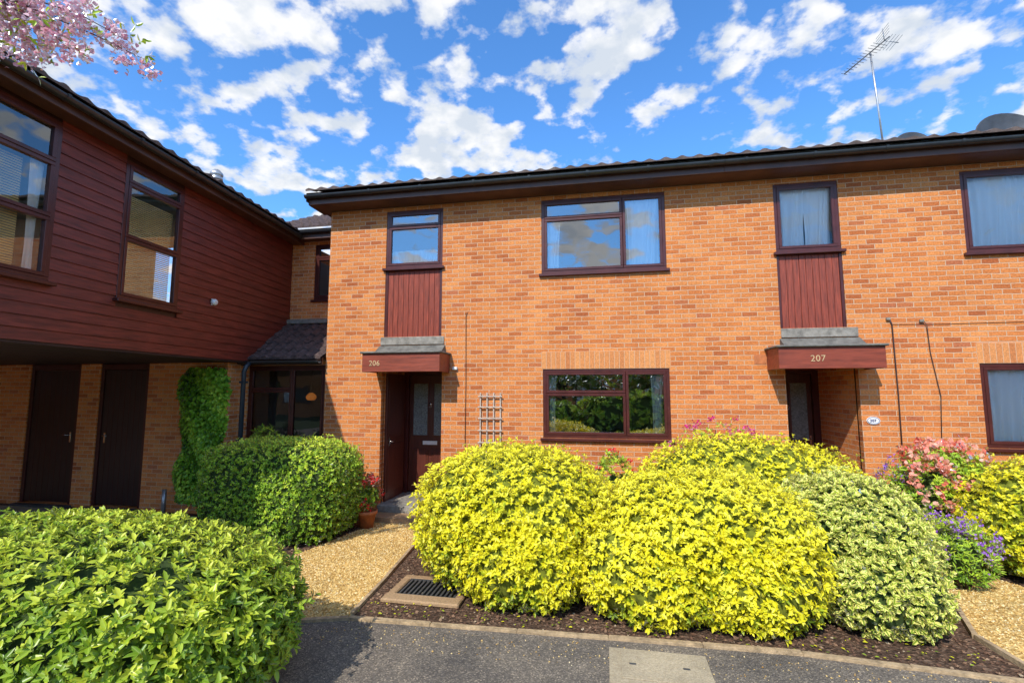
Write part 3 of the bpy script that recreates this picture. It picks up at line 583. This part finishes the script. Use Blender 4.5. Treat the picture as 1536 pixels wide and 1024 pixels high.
# ------------------------------------------------------------ link building
HL=thing('brick_link_building','set back brick link with lean-to tiled porch','building',(-5.55,.6,0))
w=MB(); w.wall(-6.5,-4.752,2.5,5.32,1.1,1.22,[(-5.77,-5.2,3.9,5.05)],'brick_fill'); emit('wall',w,HL)
w=MB(); w.box(-6.5,-4.752,4.0,4.1,0,5.3,'brick'); w.box(-6.5,-6.4,1.221,3.99,0,5.3,'brick'); emit('rear_wall',w,HL)
w=MB(); w.wall(UX+.002,-4.752,0,2.62,.1,.2,[(-6.345,-4.80,1.18,2.52)],'brick'); emit('lean_to_wall',w,HL)
i_=MB(); i_.box(-6.34,-4.76,3.0,3.05,0,5.0,'inside'); i_.box(-6.34,-4.76,.21,3.0,0,.02,'inside'); i_.box(-6.40,-6.345,.21,3.0,0,5.0,'inside'); emit('interior',i_,HL)
window(HL,-5.77,-5.2,3.9,5.05,[(-5.72,-5.25,3.95,4.76),(-5.72,-5.25,4.765,5.0)],y=1.1)
window(HL,-6.345,-4.80,1.18,2.52,[(-6.295,-5.47,1.23,2.08),(-6.295,-5.47,2.085,2.47),(-5.465,-4.85,1.23,2.47)],y=.1,label='wide dark framed window of the lean-to',glass='glasslean')
M['glow']=simple('orange_glass_lamp',(.8,.25,.05),.4,emit_=.35)
la=MB(); la.lathe((-5.40,.6,1.95),[(.0,.085),(.03,.08),(.06,.06),(.085,.03),(.095,0),(.085,-.03),(.06,-.055),(.0,-.06)],'glow',20); la.tube([(-5.40,.6,2.03),(-5.40,.6,2.5)],.004,'cable'); emit('hanging_lamp_shade',la,HL,'orange hanging lamp seen through the window')
r=MB(); pantiles(r,-6.5,-4.76,-.16,2.62,1.25,math.atan(.80/1.26),course=.25,per=.2,amp=.034,k='tile2',lf=.035); r.add([(-6.5,-.14,2.59),(-4.76,-.14,2.59),(-4.76,1.1,3.38),(-6.5,1.1,3.38)],[(3,2,1,0)],'fascia'); r.box(-6.45,-4.76,1.0,1.09,3.41,3.50,'conc',.01)
r.box(-6.5,-4.76,-.10,-.075,2.52,2.63,'fascia'); R=emit('lean_to_roof',r,HL)
g=MB(); gutter(g,-6.48,-4.77,-.165,2.585,.05,.6); emit('gutter',g,R)
r=MB(); pantiles(r,-6.9,-4.80,.74,5.30,2.0,math.radians(27),course=.27,per=.2,amp=.032,k='tile2',lf=.03); r.box(-6.9,-4.98,.84,.87,5.10,5.30,'fascia'); r.box(-6.9,-4.98,.871,1.1,5.12,5.14,'fascia'); emit('roof',r,HL)
g=MB(); gutter(g,-6.5,-4.98,.79,5.24,.05,.7); emit('gutter',g,HL)
d=MB(); d.tube([(-6.10,-.20,2.55),(-6.10,-.27,2.49),(-6.13,-.28,2.40),(-6.13,-.28,.1)],.038,'pipe',12)
for z in (2.2,1.2,.4): d.box(-6.18,-6.08,-.325,-.23,z,z+.035,'pipe')
emit('downpipe',d,HL)
# ------------------------------------------------------------ roof furniture
A=thing('television_aerial','tall leaning television aerial with comb-like elements on tiled roof','aerial',(4.88,1.5,6.15))
m_=MB(); m_.tube([(4.9,1.5,6.05),(4.85,1.5,7.2),(4.80,1.5,8.1)],.016,'metal'); m_.box(4.85,4.95,1.42,1.58,6.1,6.2,'metal',.01); emit('mast',m_,A)
m_=MB(); p0=Vector((4.36,1.5,7.74)); p1=Vector((5.08,1.42,8.30)); m_.tube([p0,p1],.010,'iron'); dd=(p1-p0).normalized(); sd_=Vector((0,1,0)); up=dd.cross(sd_)
for i in range(13):
    q=p0+(p1-p0)*(i/12*.8); l_=.06+.006*i; vdir=(sd_*.55+up*.85).normalized(); m_.tube([q-vdir*l_,q+vdir*l_],.004,'iron',5)
q=p1-dd*.1
for s_ in (-1,1):
    for j in range(4):
        c0=q+up*s_*(.04+.04*j)+dd*.03*j; m_.tube([c0-sd_*.2,c0+sd_*.2],.004,'metal',5)
    m_.tube([q,q+up*s_*.19+dd*.12],.007,'metal',5)
emit('antenna_elements',m_,A)
def dish(loc,cz,r_,lab):
    T=thing('satellite_dish',lab,'satellite dish',loc,'satellite dishes on the roof')
    b=MB(Matrix.Translation((loc[0],loc[1],cz))@Matrix.Rotation(math.radians(72),4,'X'))
    prof=[(r_*t,.28*r_*(t*t-1)) for t in (0.01,.3,.6,.85,1)]; b.lathe((0,0,0),prof,'dish',32); b.lathe((0,0,0),[(r_,0),(r_+.012,.0),(r_+.012,-.02),(r_*.85,-.09*r_-.01),(.01,-.28*r_-.012)],'dish',32); emit('reflector',b,T)
    s=MB(); s.tube([(loc[0],loc[1]+.12,loc[2]-.1),(loc[0],loc[1]+.12,cz)],.02,'metal'); s.tube([(loc[0],loc[1]+.05,cz-r_*.8),(loc[0],loc[1]-r_*.9,cz-r_*.35)],.01,'metal'); s.box(loc[0]-.03,loc[0]+.03,loc[1]-r_*.9-.06,loc[1]-r_*.9,cz-r_*.35-.04,cz-r_*.35+.04,'dish',.01); emit('bracket',s,T)
dish((5.48,1.7,6.15),6.41,.28,'small dark satellite dish on the tiled roof'); dish((6.95,1.7,6.2),6.43,.50,'large dark satellite dish on the tiled roof')
# ------------------------------------------------------------ ground
def sheet(name,poly,z,k,kind='structure'):
    b=MB(); b.add([(x,y,z) for x,y in poly],[tuple(range(len(poly)))],k); return emit(name,b,None,kind=kind)
sheet('ground',[(-150,-150),(150,-150),(150,150),(-150,150)],0,'grass')
sheet('road',[(-40,-16),(40,-16),(40,-3.33),(2.92,-3.36),(1.5,-3.24),(0,-3.28),(-2.33,-3.36),(-2.81,-3.50),(-6,-4.1),(-40,-4.1)],.004,'asphalt')
soil=[(-2.33,-3.34),(0,-3.26),(1.5,-3.22),(2.95,-3.34),(8.4,-3.31),(8.4,-.001),(-4.74,-.001),(-4.8,.099),(-6.3,.099),(-6.36,-.4),(-12.4,-.41),(-12.4,-4.09),(-6,-4.09),(-2.81,-3.49)]
sheet('soil_bed',soil,.008,'soil')
P1=[(-2.81,-3.47),(-2.33,-3.33),(-2.40,-2.4),(-2.52,-1.31),(-2.58,-.06),(-3.72,-.06),(-3.62,-.7),(-3.85,-1.9),(-4.3,-2.6),(-4.6,-3.7)]
P2=[(3.08,-3.3),(3.04,-2.7),(3.36,-1.9),(3.1,-1.2),(2.65,-.06),(3.6,-.06),(3.95,-.8),(4.3,-1.35),(4.75,-2.2),(5.0,-3.3)]
P3=[(-12.4,-4.0),(-6.0,-4.0),(-5.0,-2.9),(-6.2,-1.9),(-6.6,-.55),(-12.4,-.55)]
sheet('gravel_path',P1,.016,'gravel'); sheet('gravel_path',P2,.016,'gravel'); sheet('bounce_paving',P3,.012,'slab')  # last sheet: pale paving added to bounce light into the undercroft
def inpoly(p,poly):
    x,y=p[:,0],p[:,1]; c=np.zeros(len(p),bool); j=len(poly)-1
    for i in range(len(poly)):
        xi,yi=poly[i];xj,yj=poly[j]; k=((yi>y)!=(yj>y))&(x<(xj-xi)*(y-yi)/(yj-yi+1e-12)+xi); c^=k; j=i
    return c
def scatter(name,poly,n,smin,smax,k,z,flat=.6):
    pl=np.array(poly); p=rng.uniform(pl.min(0),pl.max(0),(n*3,2)); p=p[inpoly(p,poly)][:n]; n=len(p)
    T=np.array([(1,0,0),(0,1,0),(-1,0,0),(0,-1,0),(0,0,1),(0,0,-1)],float); F=[(0,1,4),(1,2,4),(2,3,4),(3,0,4),(1,0,5),(2,1,5),(3,2,5),(0,3,5)]
    s=rng.uniform(smin,smax,n); a=rng.uniform(0,6.28,n); el=rng.uniform(.6,1,n)
    v=np.tile(T,(n,1,1))*rng.uniform(.75,1.25,(n,6,1)); v[:,:,1]*=el[:,None]; v[:,:,2]*=flat
    x=v[:,:,0]*np.cos(a)[:,None]-v[:,:,1]*np.sin(a)[:,None]; y=v[:,:,0]*np.sin(a)[:,None]+v[:,:,1]*np.cos(a)[:,None]
    V=np.stack([x,y,v[:,:,2]+rng.normal(0,.25,(n,6))],2)*s[:,None,None]; V[:,:,0]+=p[:,0:1]; V[:,:,1]+=p[:,1:2]; V[:,:,2]+=z+s[:,None]*flat*.4
    b=MB(); b.v=[tuple(q) for q in V.reshape(-1,3)]; b.mat(k); b.f=[[i*6+q for q in f] for i in range(n) for f in F]; b.mi=[0]*len(b.f); b.sm=[False]*len(b.f)
    return emit(name,b,None,kind='stuff')
scatter('gravel',P1,13000,.006,.014,'stone',.016); scatter('gravel',P2,7000,.007,.014,'stone',.016)
S1=[(-2.30,-3.28),(0,-3.2),(1.5,-3.16),(3.0,-3.26),(3.0,-2.7),(3.0,-1.2),(-2.45,-1.0)]
scatter('bark_chippings',S1,6500,.006,.022,'chips',.010,.3); scatter('bark_chippings',[(-6.2,-2.9),(-3.9,-2.1),(-3.6,-.5),(-6.2,-.5)],2200,.008,.026,'chips',.010,.3)
scatter('gravel',[(-2.6,-3.8),(3.3,-3.6),(3.3,-3.3),(-2.6,-3.4)],420,.004,.009,'stone',.006)
def fallen(name,poly,n,z,mk):
    pl=np.array(poly); p=rng.uniform(pl.min(0),pl.max(0),(n*3,2)); p=p[inpoly(p,poly)][:n]; n=len(p)
    P=np.column_stack([p,np.full(n,z)]); A_=nrmz(np.column_stack([rng.normal(0,1,(n,2)),rng.normal(0,.12,n)])); Q=nrmz(np.column_stack([rng.normal(0,.2,(n,2)),np.ones(n)])); L_=rng.uniform(.02,.04,n)
    leafobj(name,[(leafarr(P,A_,Q,L_,L_*.45,rng.uniform(.0,.7,n)),mk)],None,None,(float(P[:,0].mean()),float(P[:,1].mean()),z),kind='stuff')
fallen('fallen_leaves',[(-2.3,-3.25),(2.9,-3.2),(2.9,-2.9),(-2.3,-2.9)],200,.03,'ly')
k=MB()
def edge(k,pts,w,h,ln,kk):
    for (a,b) in zip(pts[:-1],pts[1:]):
        a=Vector((*a,0));b=Vector((*b,0)); L_=(b-a).length; n=max(1,round(L_/ln)); d=(b-a)/L_; s=Vector((-d.y,d.x,0))
        for i in range(n):
            q0=a+d*(L_*i/n+.002); q1=a+d*(L_*(i+1)/n-.002); hh=h+random.uniform(-.006,.006); o=random.uniform(-.006,.006)
            vs=[]
            for (q,sg) in ((q0,-1),(q1,-1),(q1,1),(q0,1)): vs.append(q+s*(sg*w/2+o))
            vt=[v_+Vector((0,0,hh)) for v_ in vs]; c_=sum(vt,Vector())/4; vt2=[c_+(v_-c_)*.97 for v_ in vt]; vt=[v_-Vector((0,0,.006)) for v_ in vt]
            k.add(vs+vt+vt2,[(0,1,5,4),(1,2,6,5),(2,3,7,6),(3,0,4,7),(4,5,9,8),(5,6,10,9),(6,7,11,10),(7,4,8,11),(8,9,10,11)],kk)
edge(k,[(-2.81,-3.50),(-2.33,-3.35),(0,-3.26),(1.5,-3.22),(2.95,-3.34),(8,-3.36)],.05,.026,.9,'edging'); emit('kerb',k,None,kind='structure')
k=MB(); edge(k,[(-2.34,-3.28),(-2.41,-2.4),(-2.53,-1.31),(-2.60,-.1)],.035,.04,.9,'edging'); emit('path_edging',k,None,kind='structure')
k=MB(); edge(k,[(3.06,-3.25),(3.02,-2.7),(3.34,-1.9),(3.1,-1.2)],.04,.045,.7,'edging'); emit('path_edging',k,None,kind='structure')
Dn=thing('garden_drain','iron drain grating in worn buff surround beside golden shrub','drain',(-1.82,-2.65,0))
b=MB(); dx0,dx1,dy0,dy1=-2.20,-1.40,-2.99,-2.34; zt=.045
b.box(dx0,dx1,dy0,dy0+.15,.008,zt+.008,'edgebrick',.012); b.box(dx0,dx1,dy1-.09,dy1,.008,zt,'edgebrick',.012); b.box(dx0,dx0+.09,dy0+.152,dy1-.092,.008,zt,'edgebrick',.012); b.box(dx1-.09,dx1,dy0+.152,dy1-.092,.008,zt,'edgebrick',.012); emit('concrete_surround',b,Dn)
b=MB(); b.box(dx0+.092,dx1-.092,dy0+.155,dy1-.095,.01,.016,'iron')
for i in range(12): b.box(dx0+.115+i*.048,dx0+.135+i*.048,dy0+.17,dy1-.11,.017,.042,'iron')
b.box(dx0+.093,dx1-.093,dy0+.156,dy0+.169,.017,.044,'iron'); b.box(dx0+.093,dx1-.093,dy1-.109,dy1-.096,.017,.044,'iron'); emit('grating',b,Dn)
Mh=thing('manhole_cover','square worn concrete manhole slab set flush in the asphalt','manhole',(.36,-3.63,0))
b=MB(); b.box(.0,.74,-3.88,-3.40,.0045,.012,'slab',.004); emit('slab_surround',b,Mh); b=MB(); b.box(.09,.65,-3.82,-3.46,.0125,.019,'slab',.004)
for (x,y) in ((.15,-3.64),(.54,-3.64)): b.box(x,x+.05,y,y+.02,.0195,.022,'iron')
for i in range(7):
    for j in range(4): b.box(.14+i*.067,.165+i*.067,-3.79+j*.085,-3.775+j*.085,.0191,.0215,'slab')
emit('cover_plate',b,Mh)
b=MB()
for x in (-1.975,-1.865,-1.755,-1.645): b.box(x,x+.022,-.035,-.02,.75,2.04,'wood',.003)
for z in (1.05,1.24,1.43,1.62,1.80,1.97): b.box(-2.0,-1.6,-.055,-.036,z,z+.022,'wood',.003)
emit('trellis',b,None,'weathered wooden trellis fixed against the brick wall','trellis')
# ------------------------------------------------------------ plants
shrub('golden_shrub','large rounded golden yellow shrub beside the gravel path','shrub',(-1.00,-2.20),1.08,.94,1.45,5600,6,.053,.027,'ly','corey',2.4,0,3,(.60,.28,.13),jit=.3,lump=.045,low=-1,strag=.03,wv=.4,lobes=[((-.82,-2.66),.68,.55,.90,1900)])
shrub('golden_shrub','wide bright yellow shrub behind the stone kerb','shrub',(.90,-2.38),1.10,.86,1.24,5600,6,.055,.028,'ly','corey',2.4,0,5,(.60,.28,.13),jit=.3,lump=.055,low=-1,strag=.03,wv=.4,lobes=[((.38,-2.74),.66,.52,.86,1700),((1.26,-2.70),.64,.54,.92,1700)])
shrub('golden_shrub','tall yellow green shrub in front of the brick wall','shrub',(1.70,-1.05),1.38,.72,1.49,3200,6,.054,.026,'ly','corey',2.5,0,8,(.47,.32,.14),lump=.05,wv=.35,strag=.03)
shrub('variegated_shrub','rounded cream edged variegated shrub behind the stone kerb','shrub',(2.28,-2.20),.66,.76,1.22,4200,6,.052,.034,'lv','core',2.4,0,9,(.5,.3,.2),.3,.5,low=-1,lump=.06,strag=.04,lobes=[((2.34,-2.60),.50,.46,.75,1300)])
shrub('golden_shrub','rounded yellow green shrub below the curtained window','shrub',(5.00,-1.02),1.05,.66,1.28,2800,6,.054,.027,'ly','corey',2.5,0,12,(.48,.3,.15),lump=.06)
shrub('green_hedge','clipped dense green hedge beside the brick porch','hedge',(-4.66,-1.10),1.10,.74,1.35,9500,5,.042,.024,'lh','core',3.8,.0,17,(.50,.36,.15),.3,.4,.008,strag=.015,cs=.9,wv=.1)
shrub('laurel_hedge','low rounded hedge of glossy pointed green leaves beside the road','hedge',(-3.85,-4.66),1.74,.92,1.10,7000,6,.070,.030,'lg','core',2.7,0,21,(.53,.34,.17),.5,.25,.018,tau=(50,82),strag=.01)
shrub('magenta_azalea','magenta flowering azalea against the brick wall','shrub',(1.55,-.34),.75,.25,1.57,400,6,.045,.02,'lh','core',2.2,0,31,(.4,.3,.15),flowers=('pmag',60,.05,.035),cs=.7)
shrub('coral_rhododendron','coral pink flowering shrub beside the doorway path','shrub',(4.12,-.62),.54,.36,1.36,1200,6,.065,.024,'lh','core',2.2,0,33,(.5,.3,.15),1.0,.5,.10,flowers=('pcor',90,.075,.062),cs=.62,strag=.15)
shrub('lilac_wallflower','lilac purple wallflower beside the gravel path','flower',(3.66,-1.46),.36,.32,.70,700,5,.06,.014,'lh','core',2.0,0,35,(.5,.3,.15),1.0,.3,.16,flowers=('ppur',60,.05,.030),cs=.6,strag=.2)
shrub('bluebell_clump','small clump of lilac bluebells in front of the wall','flower',(3.62,-.5),.22,.16,1.14,200,5,.08,.014,'lh','core',2.0,0,37,(.5,.3,.15),1.2,.3,flowers=('ppur',26,.03,.026),cs=.6)
shrub('flowering_shrub','small leafy plant with red blooms between golden shrubs','flower',(.10,-1.05),.26,.24,1.24,240,6,.09,.034,'lg','core',2.2,0,39,(.6,.3,.15),1.0,.3,flowers=('pred',10,.035,.035),cs=.6)
shrub('leafy_plant','bright green leafy plant below the lean-to window','plant',(-5.75,-.15),.45,.22,1.40,400,6,.10,.03,'lg','core',2.2,0,41,(.7,.3,.15),1.0,.3,cs=.6)
n=5600; z=rng.uniform(.25,2.46,n); u=rng.uniform(-1,1,n); wdt=.42+.05*np.sin(z*4.1)+.04*np.sin(z*9+1); x=-6.70+u*wdt; bul=.26*(1-u*u)**.4*(.75+.25*np.sin(z*5+u*3))
p=np.stack([x,-.42-np.maximum(bul,.02)*rng.uniform(.4,1.1,n),z],1); nn=nrmz(np.stack([u*.7,-np.ones(n),np.full(n,.5)],1))
tone=np.clip(.5+.22*np.sin(z*6+u*4)+rng.normal(0,.2,n),0,1)
A_=nrmz(np.stack([rng.normal(0,.5,n),-rng.uniform(.1,.6,n),-np.abs(rng.normal(.5,.5,n))],1))
arr=leafarr(p,A_,nn+rng.normal(0,.3,(n,3)),rng.uniform(.05,.085,n),rng.uniform(.045,.07,n),tone)
ex=MB(); ex.tube([(-6.70,-.43,0),(-6.75,-.44,.6),(-6.67,-.43,1.4),(-6.72,-.43,2.2)],[.03,.025,.02,.01],'bark'); ex.box(-7.00,-6.42,-.52,-.405,.3,2.38,'core',.05)
leafobj('ivy',[(arr,'li')],None,ex,(-6.70,-.42,0),label='dense green ivy column climbing the brick wall',category='ivy')
px_,py_=-3.58,-.62
Pt=thing('flower_pot','terracotta pot of red geraniums on gravel beside the step','flower pot',(px_,py_,0))
b=MB(); b.lathe((px_,py_,.016),[(0,0),(.10,0),(.135,.2),(.155,.2),(.16,.25),(.14,.25),(.13,.2),(0,.2)],'terra',24); emit('pot',b,Pt)
n=150; d=nrmz(rng.normal(0,1,(n,3))+np.array([0,0,.4])); p=np.array([px_,py_,.44])+d*np.array([.2,.2,.2])*rng.uniform(.5,1,(n,1))
a1=rosettes(p,d,5,.055,.05,np.clip(rng.normal(.5,.2,n),0,1))
d=nrmz(rng.normal(0,1,(18,3))+np.array([0,-.3,.9])); fp=np.array([px_,py_,.50])+d*np.array([.22,.22,.28]); P_=np.repeat(fp,20,0)+rng.normal(0,.025,(18*20,3))
a2=leafarr(P_,nrmz(rng.normal(0,1,P_.shape)),nrmz(rng.normal(0,1,P_.shape)),np.full(len(P_),.034),np.full(len(P_),.03),rng.uniform(0,1,len(P_)))
leafobj('geranium',[(a1,'lg'),(a2,'pred')],Pt,None,(px_,py_,.25))
# cherry tree
CT=thing('cherry_tree','cherry tree bough with pale pink blossom and fresh leaves','tree',(-6.6,-7.3,0))
b=MB(); b.tube([(-6.6,-7.3,0),(-6.55,-7.25,1.4),(-6.4,-7.1,2.8),(-6.0,-6.8,3.9),(-5.2,-6.1,4.7),(-4.35,-5.3,4.9)],[.13,.11,.09,.065,.035,.014],'bark',10)
def twig(p,q,r):
    p=Vector(p);q=Vector(q); m1=p.lerp(q,.35)+Vector((random.uniform(-.05,.05),random.uniform(-.05,.05),.06)); m2=p.lerp(q,.7)+Vector((random.uniform(-.04,.04),random.uniform(-.04,.04),.04))
    b.tube([p,m1,m2,q],[r,r*.75,r*.5,r*.25],'bark',6); return [p,m1,m2,q]
B0=(-4.35,-5.3,4.9)
br=[twig(B0,e_,.008) for e_ in [(-3.24,-4.85,4.48),(-3.40,-4.9,4.64),(-3.72,-5.0,4.50),(-4.05,-5.0,4.54),(-3.6,-5.05,4.85),(-3.95,-4.95,4.68),(-3.85,-4.9,4.80),(-4.25,-4.9,4.64),(-4.5,-4.9,4.7)]]+[twig((-5.2,-6.1,4.7),(-4.6,-5.9,5.3),.015)]
emit('trunk',b,CT)
cl_=[];lf=[]
for g_ in br:
    for t_ in np.linspace(.3,1,7):
        i=min(2,int(t_*3)); f_=t_*3-i; q=g_[i].lerp(g_[i+1],f_)
        for _ in range(2): cl_.append(np.array(q)+rng.normal(0,.045,3)+np.array([0,0,-.02]))
        for _ in range(2): lf.append(np.array(q)+rng.normal(0,.06,3))
cl_=np.array(cl_); P_=np.repeat(cl_,24,0)+rng.normal(0,.028,(len(cl_)*24,3)); L_=rng.uniform(.026,.038,len(P_))
a1=leafarr(P_,nrmz(rng.normal(0,1,P_.shape)),nrmz(rng.normal(0,1,P_.shape)),L_,L_*.95,rng.uniform(0,1,len(P_)))
lf=np.array(lf); P_=np.repeat(lf,3,0); a2=leafarr(P_,nrmz(rng.normal(0,1,P_.shape)+np.array([0,0,-.5])),nrmz(rng.normal(0,1,P_.shape)),np.full(len(P_),.06),np.full(len(P_),.022),rng.uniform(.5,1,len(P_)))
leafobj('crown',[(a1,'pink'),(a2,'lh')],CT,None,(-3.8,-5.0,4.3))
# trees, hedges and terrace across the court (seen in the window reflections)
def tree(x,y,h,r,seed):
    T=thing('tree','spreading leafy tree across the court','tree',(x,y,0),'trees across the court')
    R=random.Random(seed); b=MB(); b.tube([(x,y,0),(x+.1,y,h*.3),(x,y+.1,h*.55)],[.2,.15,.1],'bark',10); tips=[]
    for i in range(9):
        a=i*2.4; e=(x+math.cos(a)*r*.6,y+math.sin(a)*r*.6,h*R.uniform(.5,.95)); b.tube([(x,y,h*R.uniform(.25,.5)),((x+e[0])/2,(y+e[1])/2,e[2]-.5),e],[.08,.05,.02],'bark',6); tips.append(e)
    emit('trunk',b,T); n=1800; tp=np.array(tips)[rng.integers(0,9,n)]+rng.normal(0,r*.24,(n,3)); d=nrmz(rng.normal(0,1,(n,3)))
    leafobj('crown',[(leafarr(tp,d,nrmz(rng.normal(0,1,(n,3))),rng.uniform(.22,.38,n),rng.uniform(.16,.26,n),rng.uniform(0,1,n)),'lt')],T,None,(x,y,h*.5))
for i,(x,y,h,r) in enumerate([(-7,-20,4.6,2.4),(-2.5,-22,4.4,2.6),(2.5,-20.5,4.8,2.4),(7,-22,4.6,2.6),(12,-18,5,2.5),(12.5,-9.5,5.5,2.4)]): tree(x,y,h,r,i)
for i,(x,w_,h_) in enumerate([(-7.5,2.4,1.7),(-3.2,2.1,1.4),(1.2,2.3,1.9),(5.8,2.2,1.5),(10.4,2.3,1.8)]):
    shrub('garden_hedge','leafy garden hedge across the court','hedge',(x,-17.2),w_,.9,h_,500,6,.24,.12,'lh','core',2.6,0,60+i,(.5,.35,.2),lump=.14,grp='hedges across the court')
AH=thing('brick_terrace','brown brick terrace across the court with a tiled roof','house',(-2,-29,0))
w=MB(); w.box(-40,36,-34,-28,0,5.2,'brick'); emit('wall',w,AH); w=MB(); w.add([(-40.3,-27.5,5.2),(36.3,-27.5,5.2),(36.3,-31,6.6),(-40.3,-31,6.6),(36.3,-34.5,5.2),(-40.3,-34.5,5.2)],[(0,3,2,1),(3,5,4,2),(0,1,4,5)],'tile'); emit('roof',w,AH)
for i in range(9):
    x=-34+i*8
    for z in (1,3.6):
        w=MB(); w.box(x,x+2.2,-27.99,-27.93,z,z+1.2,'frame',.01); W_=emit('window',w,AH); w=MB(); w.box(x+.08,x+1.05,-27.928,-27.92,z+.08,z+1.12,'white'); w.box(x+1.13,x+2.12,-27.928,-27.92,z+.08,z+1.12,'gutter'); emit('window_pane',w,W_)
# ------------------------------------------------------------ world, sun, camera
sx,sy=-.28,-1.0; sv=Vector((sx,sy,1)).normalized(); elev=math.asin(sv.z)
W=bpy.data.worlds.new('World'); scn.world=W; W.use_nodes=True; nt=W.node_tree; L=nt.links; bg=nt.nodes['Background']
sk=N(nt,'ShaderNodeTexSky',sky_type='NISHITA'); sk.sun_disc=False; sk.sun_elevation=elev; sk.sun_rotation=math.atan2(sx,sy)%(2*math.pi); sk.air_density=1.0; sk.dust_density=.3; sk.ozone_density=2.5
tint=N(nt,'ShaderNodeMix',data_type='RGBA',blend_type='MULTIPLY'); tint.inputs['Factor'].default_value=1; L.new(sk.outputs[0],tint.inputs[6]); tint.inputs[7].default_value=(.82,1.45,2.0,1)
tc=N(nt,'ShaderNodeTexCoord'); sp=N(nt,'ShaderNodeSeparateXYZ'); L.new(tc.outputs['Generated'],sp.inputs[0])
mz=N(nt,'ShaderNodeMath',operation='MAXIMUM'); L.new(sp.outputs['Z'],mz.inputs[0]); mz.inputs[1].default_value=0
az=N(nt,'ShaderNodeMath',operation='ADD'); L.new(mz.outputs[0],az.inputs[0]); az.inputs[1].default_value=.26
dx=N(nt,'ShaderNodeMath',operation='DIVIDE'); L.new(sp.outputs['X'],dx.inputs[0]); L.new(az.outputs[0],dx.inputs[1])
dy=N(nt,'ShaderNodeMath',operation='DIVIDE'); L.new(sp.outputs['Y'],dy.inputs[0]); L.new(az.outputs[0],dy.inputs[1])
cb=N(nt,'ShaderNodeCombineXYZ'); L.new(dx.outputs[0],cb.inputs[0]); L.new(dy.outputs[0],cb.inputs[1]); cb.inputs[2].default_value=5.1
n1=N(nt,'ShaderNodeTexNoise'); n1.inputs['Scale'].default_value=9.5; n1.inputs['Detail'].default_value=8; n1.inputs['Roughness'].default_value=.52; n1.inputs['Distortion'].default_value=.0; L.new(cb.outputs[0],n1.inputs['Vector'])
n2=N(nt,'ShaderNodeTexNoise'); n2.inputs['Scale'].default_value=3.0; n2.inputs['Detail'].default_value=1; L.new(cb.outputs[0],n2.inputs['Vector'])
ma=N(nt,'ShaderNodeMath',operation='MULTIPLY_ADD'); L.new(n2.outputs['Fac'],ma.inputs[0]); ma.inputs[1].default_value=.10; L.new(n1.outputs['Fac'],ma.inputs[2])
rc=ramp(nt,[(.53,(0,0,0)),(.568,(.3,.3,.3)),(.605,(.8,.8,.8)),(.66,(1,1,1))]); L.new(ma.outputs[0],rc.inputs[0])
n3=N(nt,'ShaderNodeTexNoise'); n3.inputs['Scale'].default_value=11; n3.inputs['Detail'].default_value=6; mp=N(nt,'ShaderNodeMapping'); mp.inputs['Location'].default_value=(.06,.12,.4); L.new(cb.outputs[0],mp.inputs[0]); L.new(mp.outputs[0],n3.inputs['Vector'])
r3=ramp(nt,[(.38,(.66,.73,.83)),(.56,(.95,.96,.98))]); L.new(n3.outputs['Fac'],r3.inputs[0])
sc7=N(nt,'ShaderNodeVectorMath',operation='SCALE'); L.new(r3.outputs[0],sc7.inputs[0]); sc7.inputs['Scale'].default_value=7.0
mx=N(nt,'ShaderNodeMix',data_type='RGBA'); L.new(rc.outputs[0],mx.inputs['Factor']); L.new(tint.outputs[2],mx.inputs[6]); L.new(sc7.outputs[0],mx.inputs[7]); L.new(mx.outputs[2],bg.inputs['Color']); bg.inputs['Strength'].default_value=.15
s=bpy.data.lights.new('sun','SUN'); s.energy=4.5; s.angle=math.radians(.5); s.color=(1,.95,.87); so=bpy.data.objects.new('sun',s); COL.objects.link(so); so.rotation_euler=sv.to_track_quat('Z','Y').to_euler(); so.location=(0,-10,15)
cam=bpy.data.cameras.new('camera'); co=bpy.data.objects.new('camera',cam); COL.objects.link(co); cam.sensor_width=36; cam.lens=720/1536*36; cam.clip_end=1000; cam.clip_start=.05
co.location=(0,-7.6,2.08); ph=math.atan(73/720); th=math.radians(10.8); co.rotation_euler=(math.pi/2+ph,0,th); scn.camera=co
scn.view_settings.view_transform='Standard'; scn.view_settings.look='None'; scn.view_settings.exposure=0
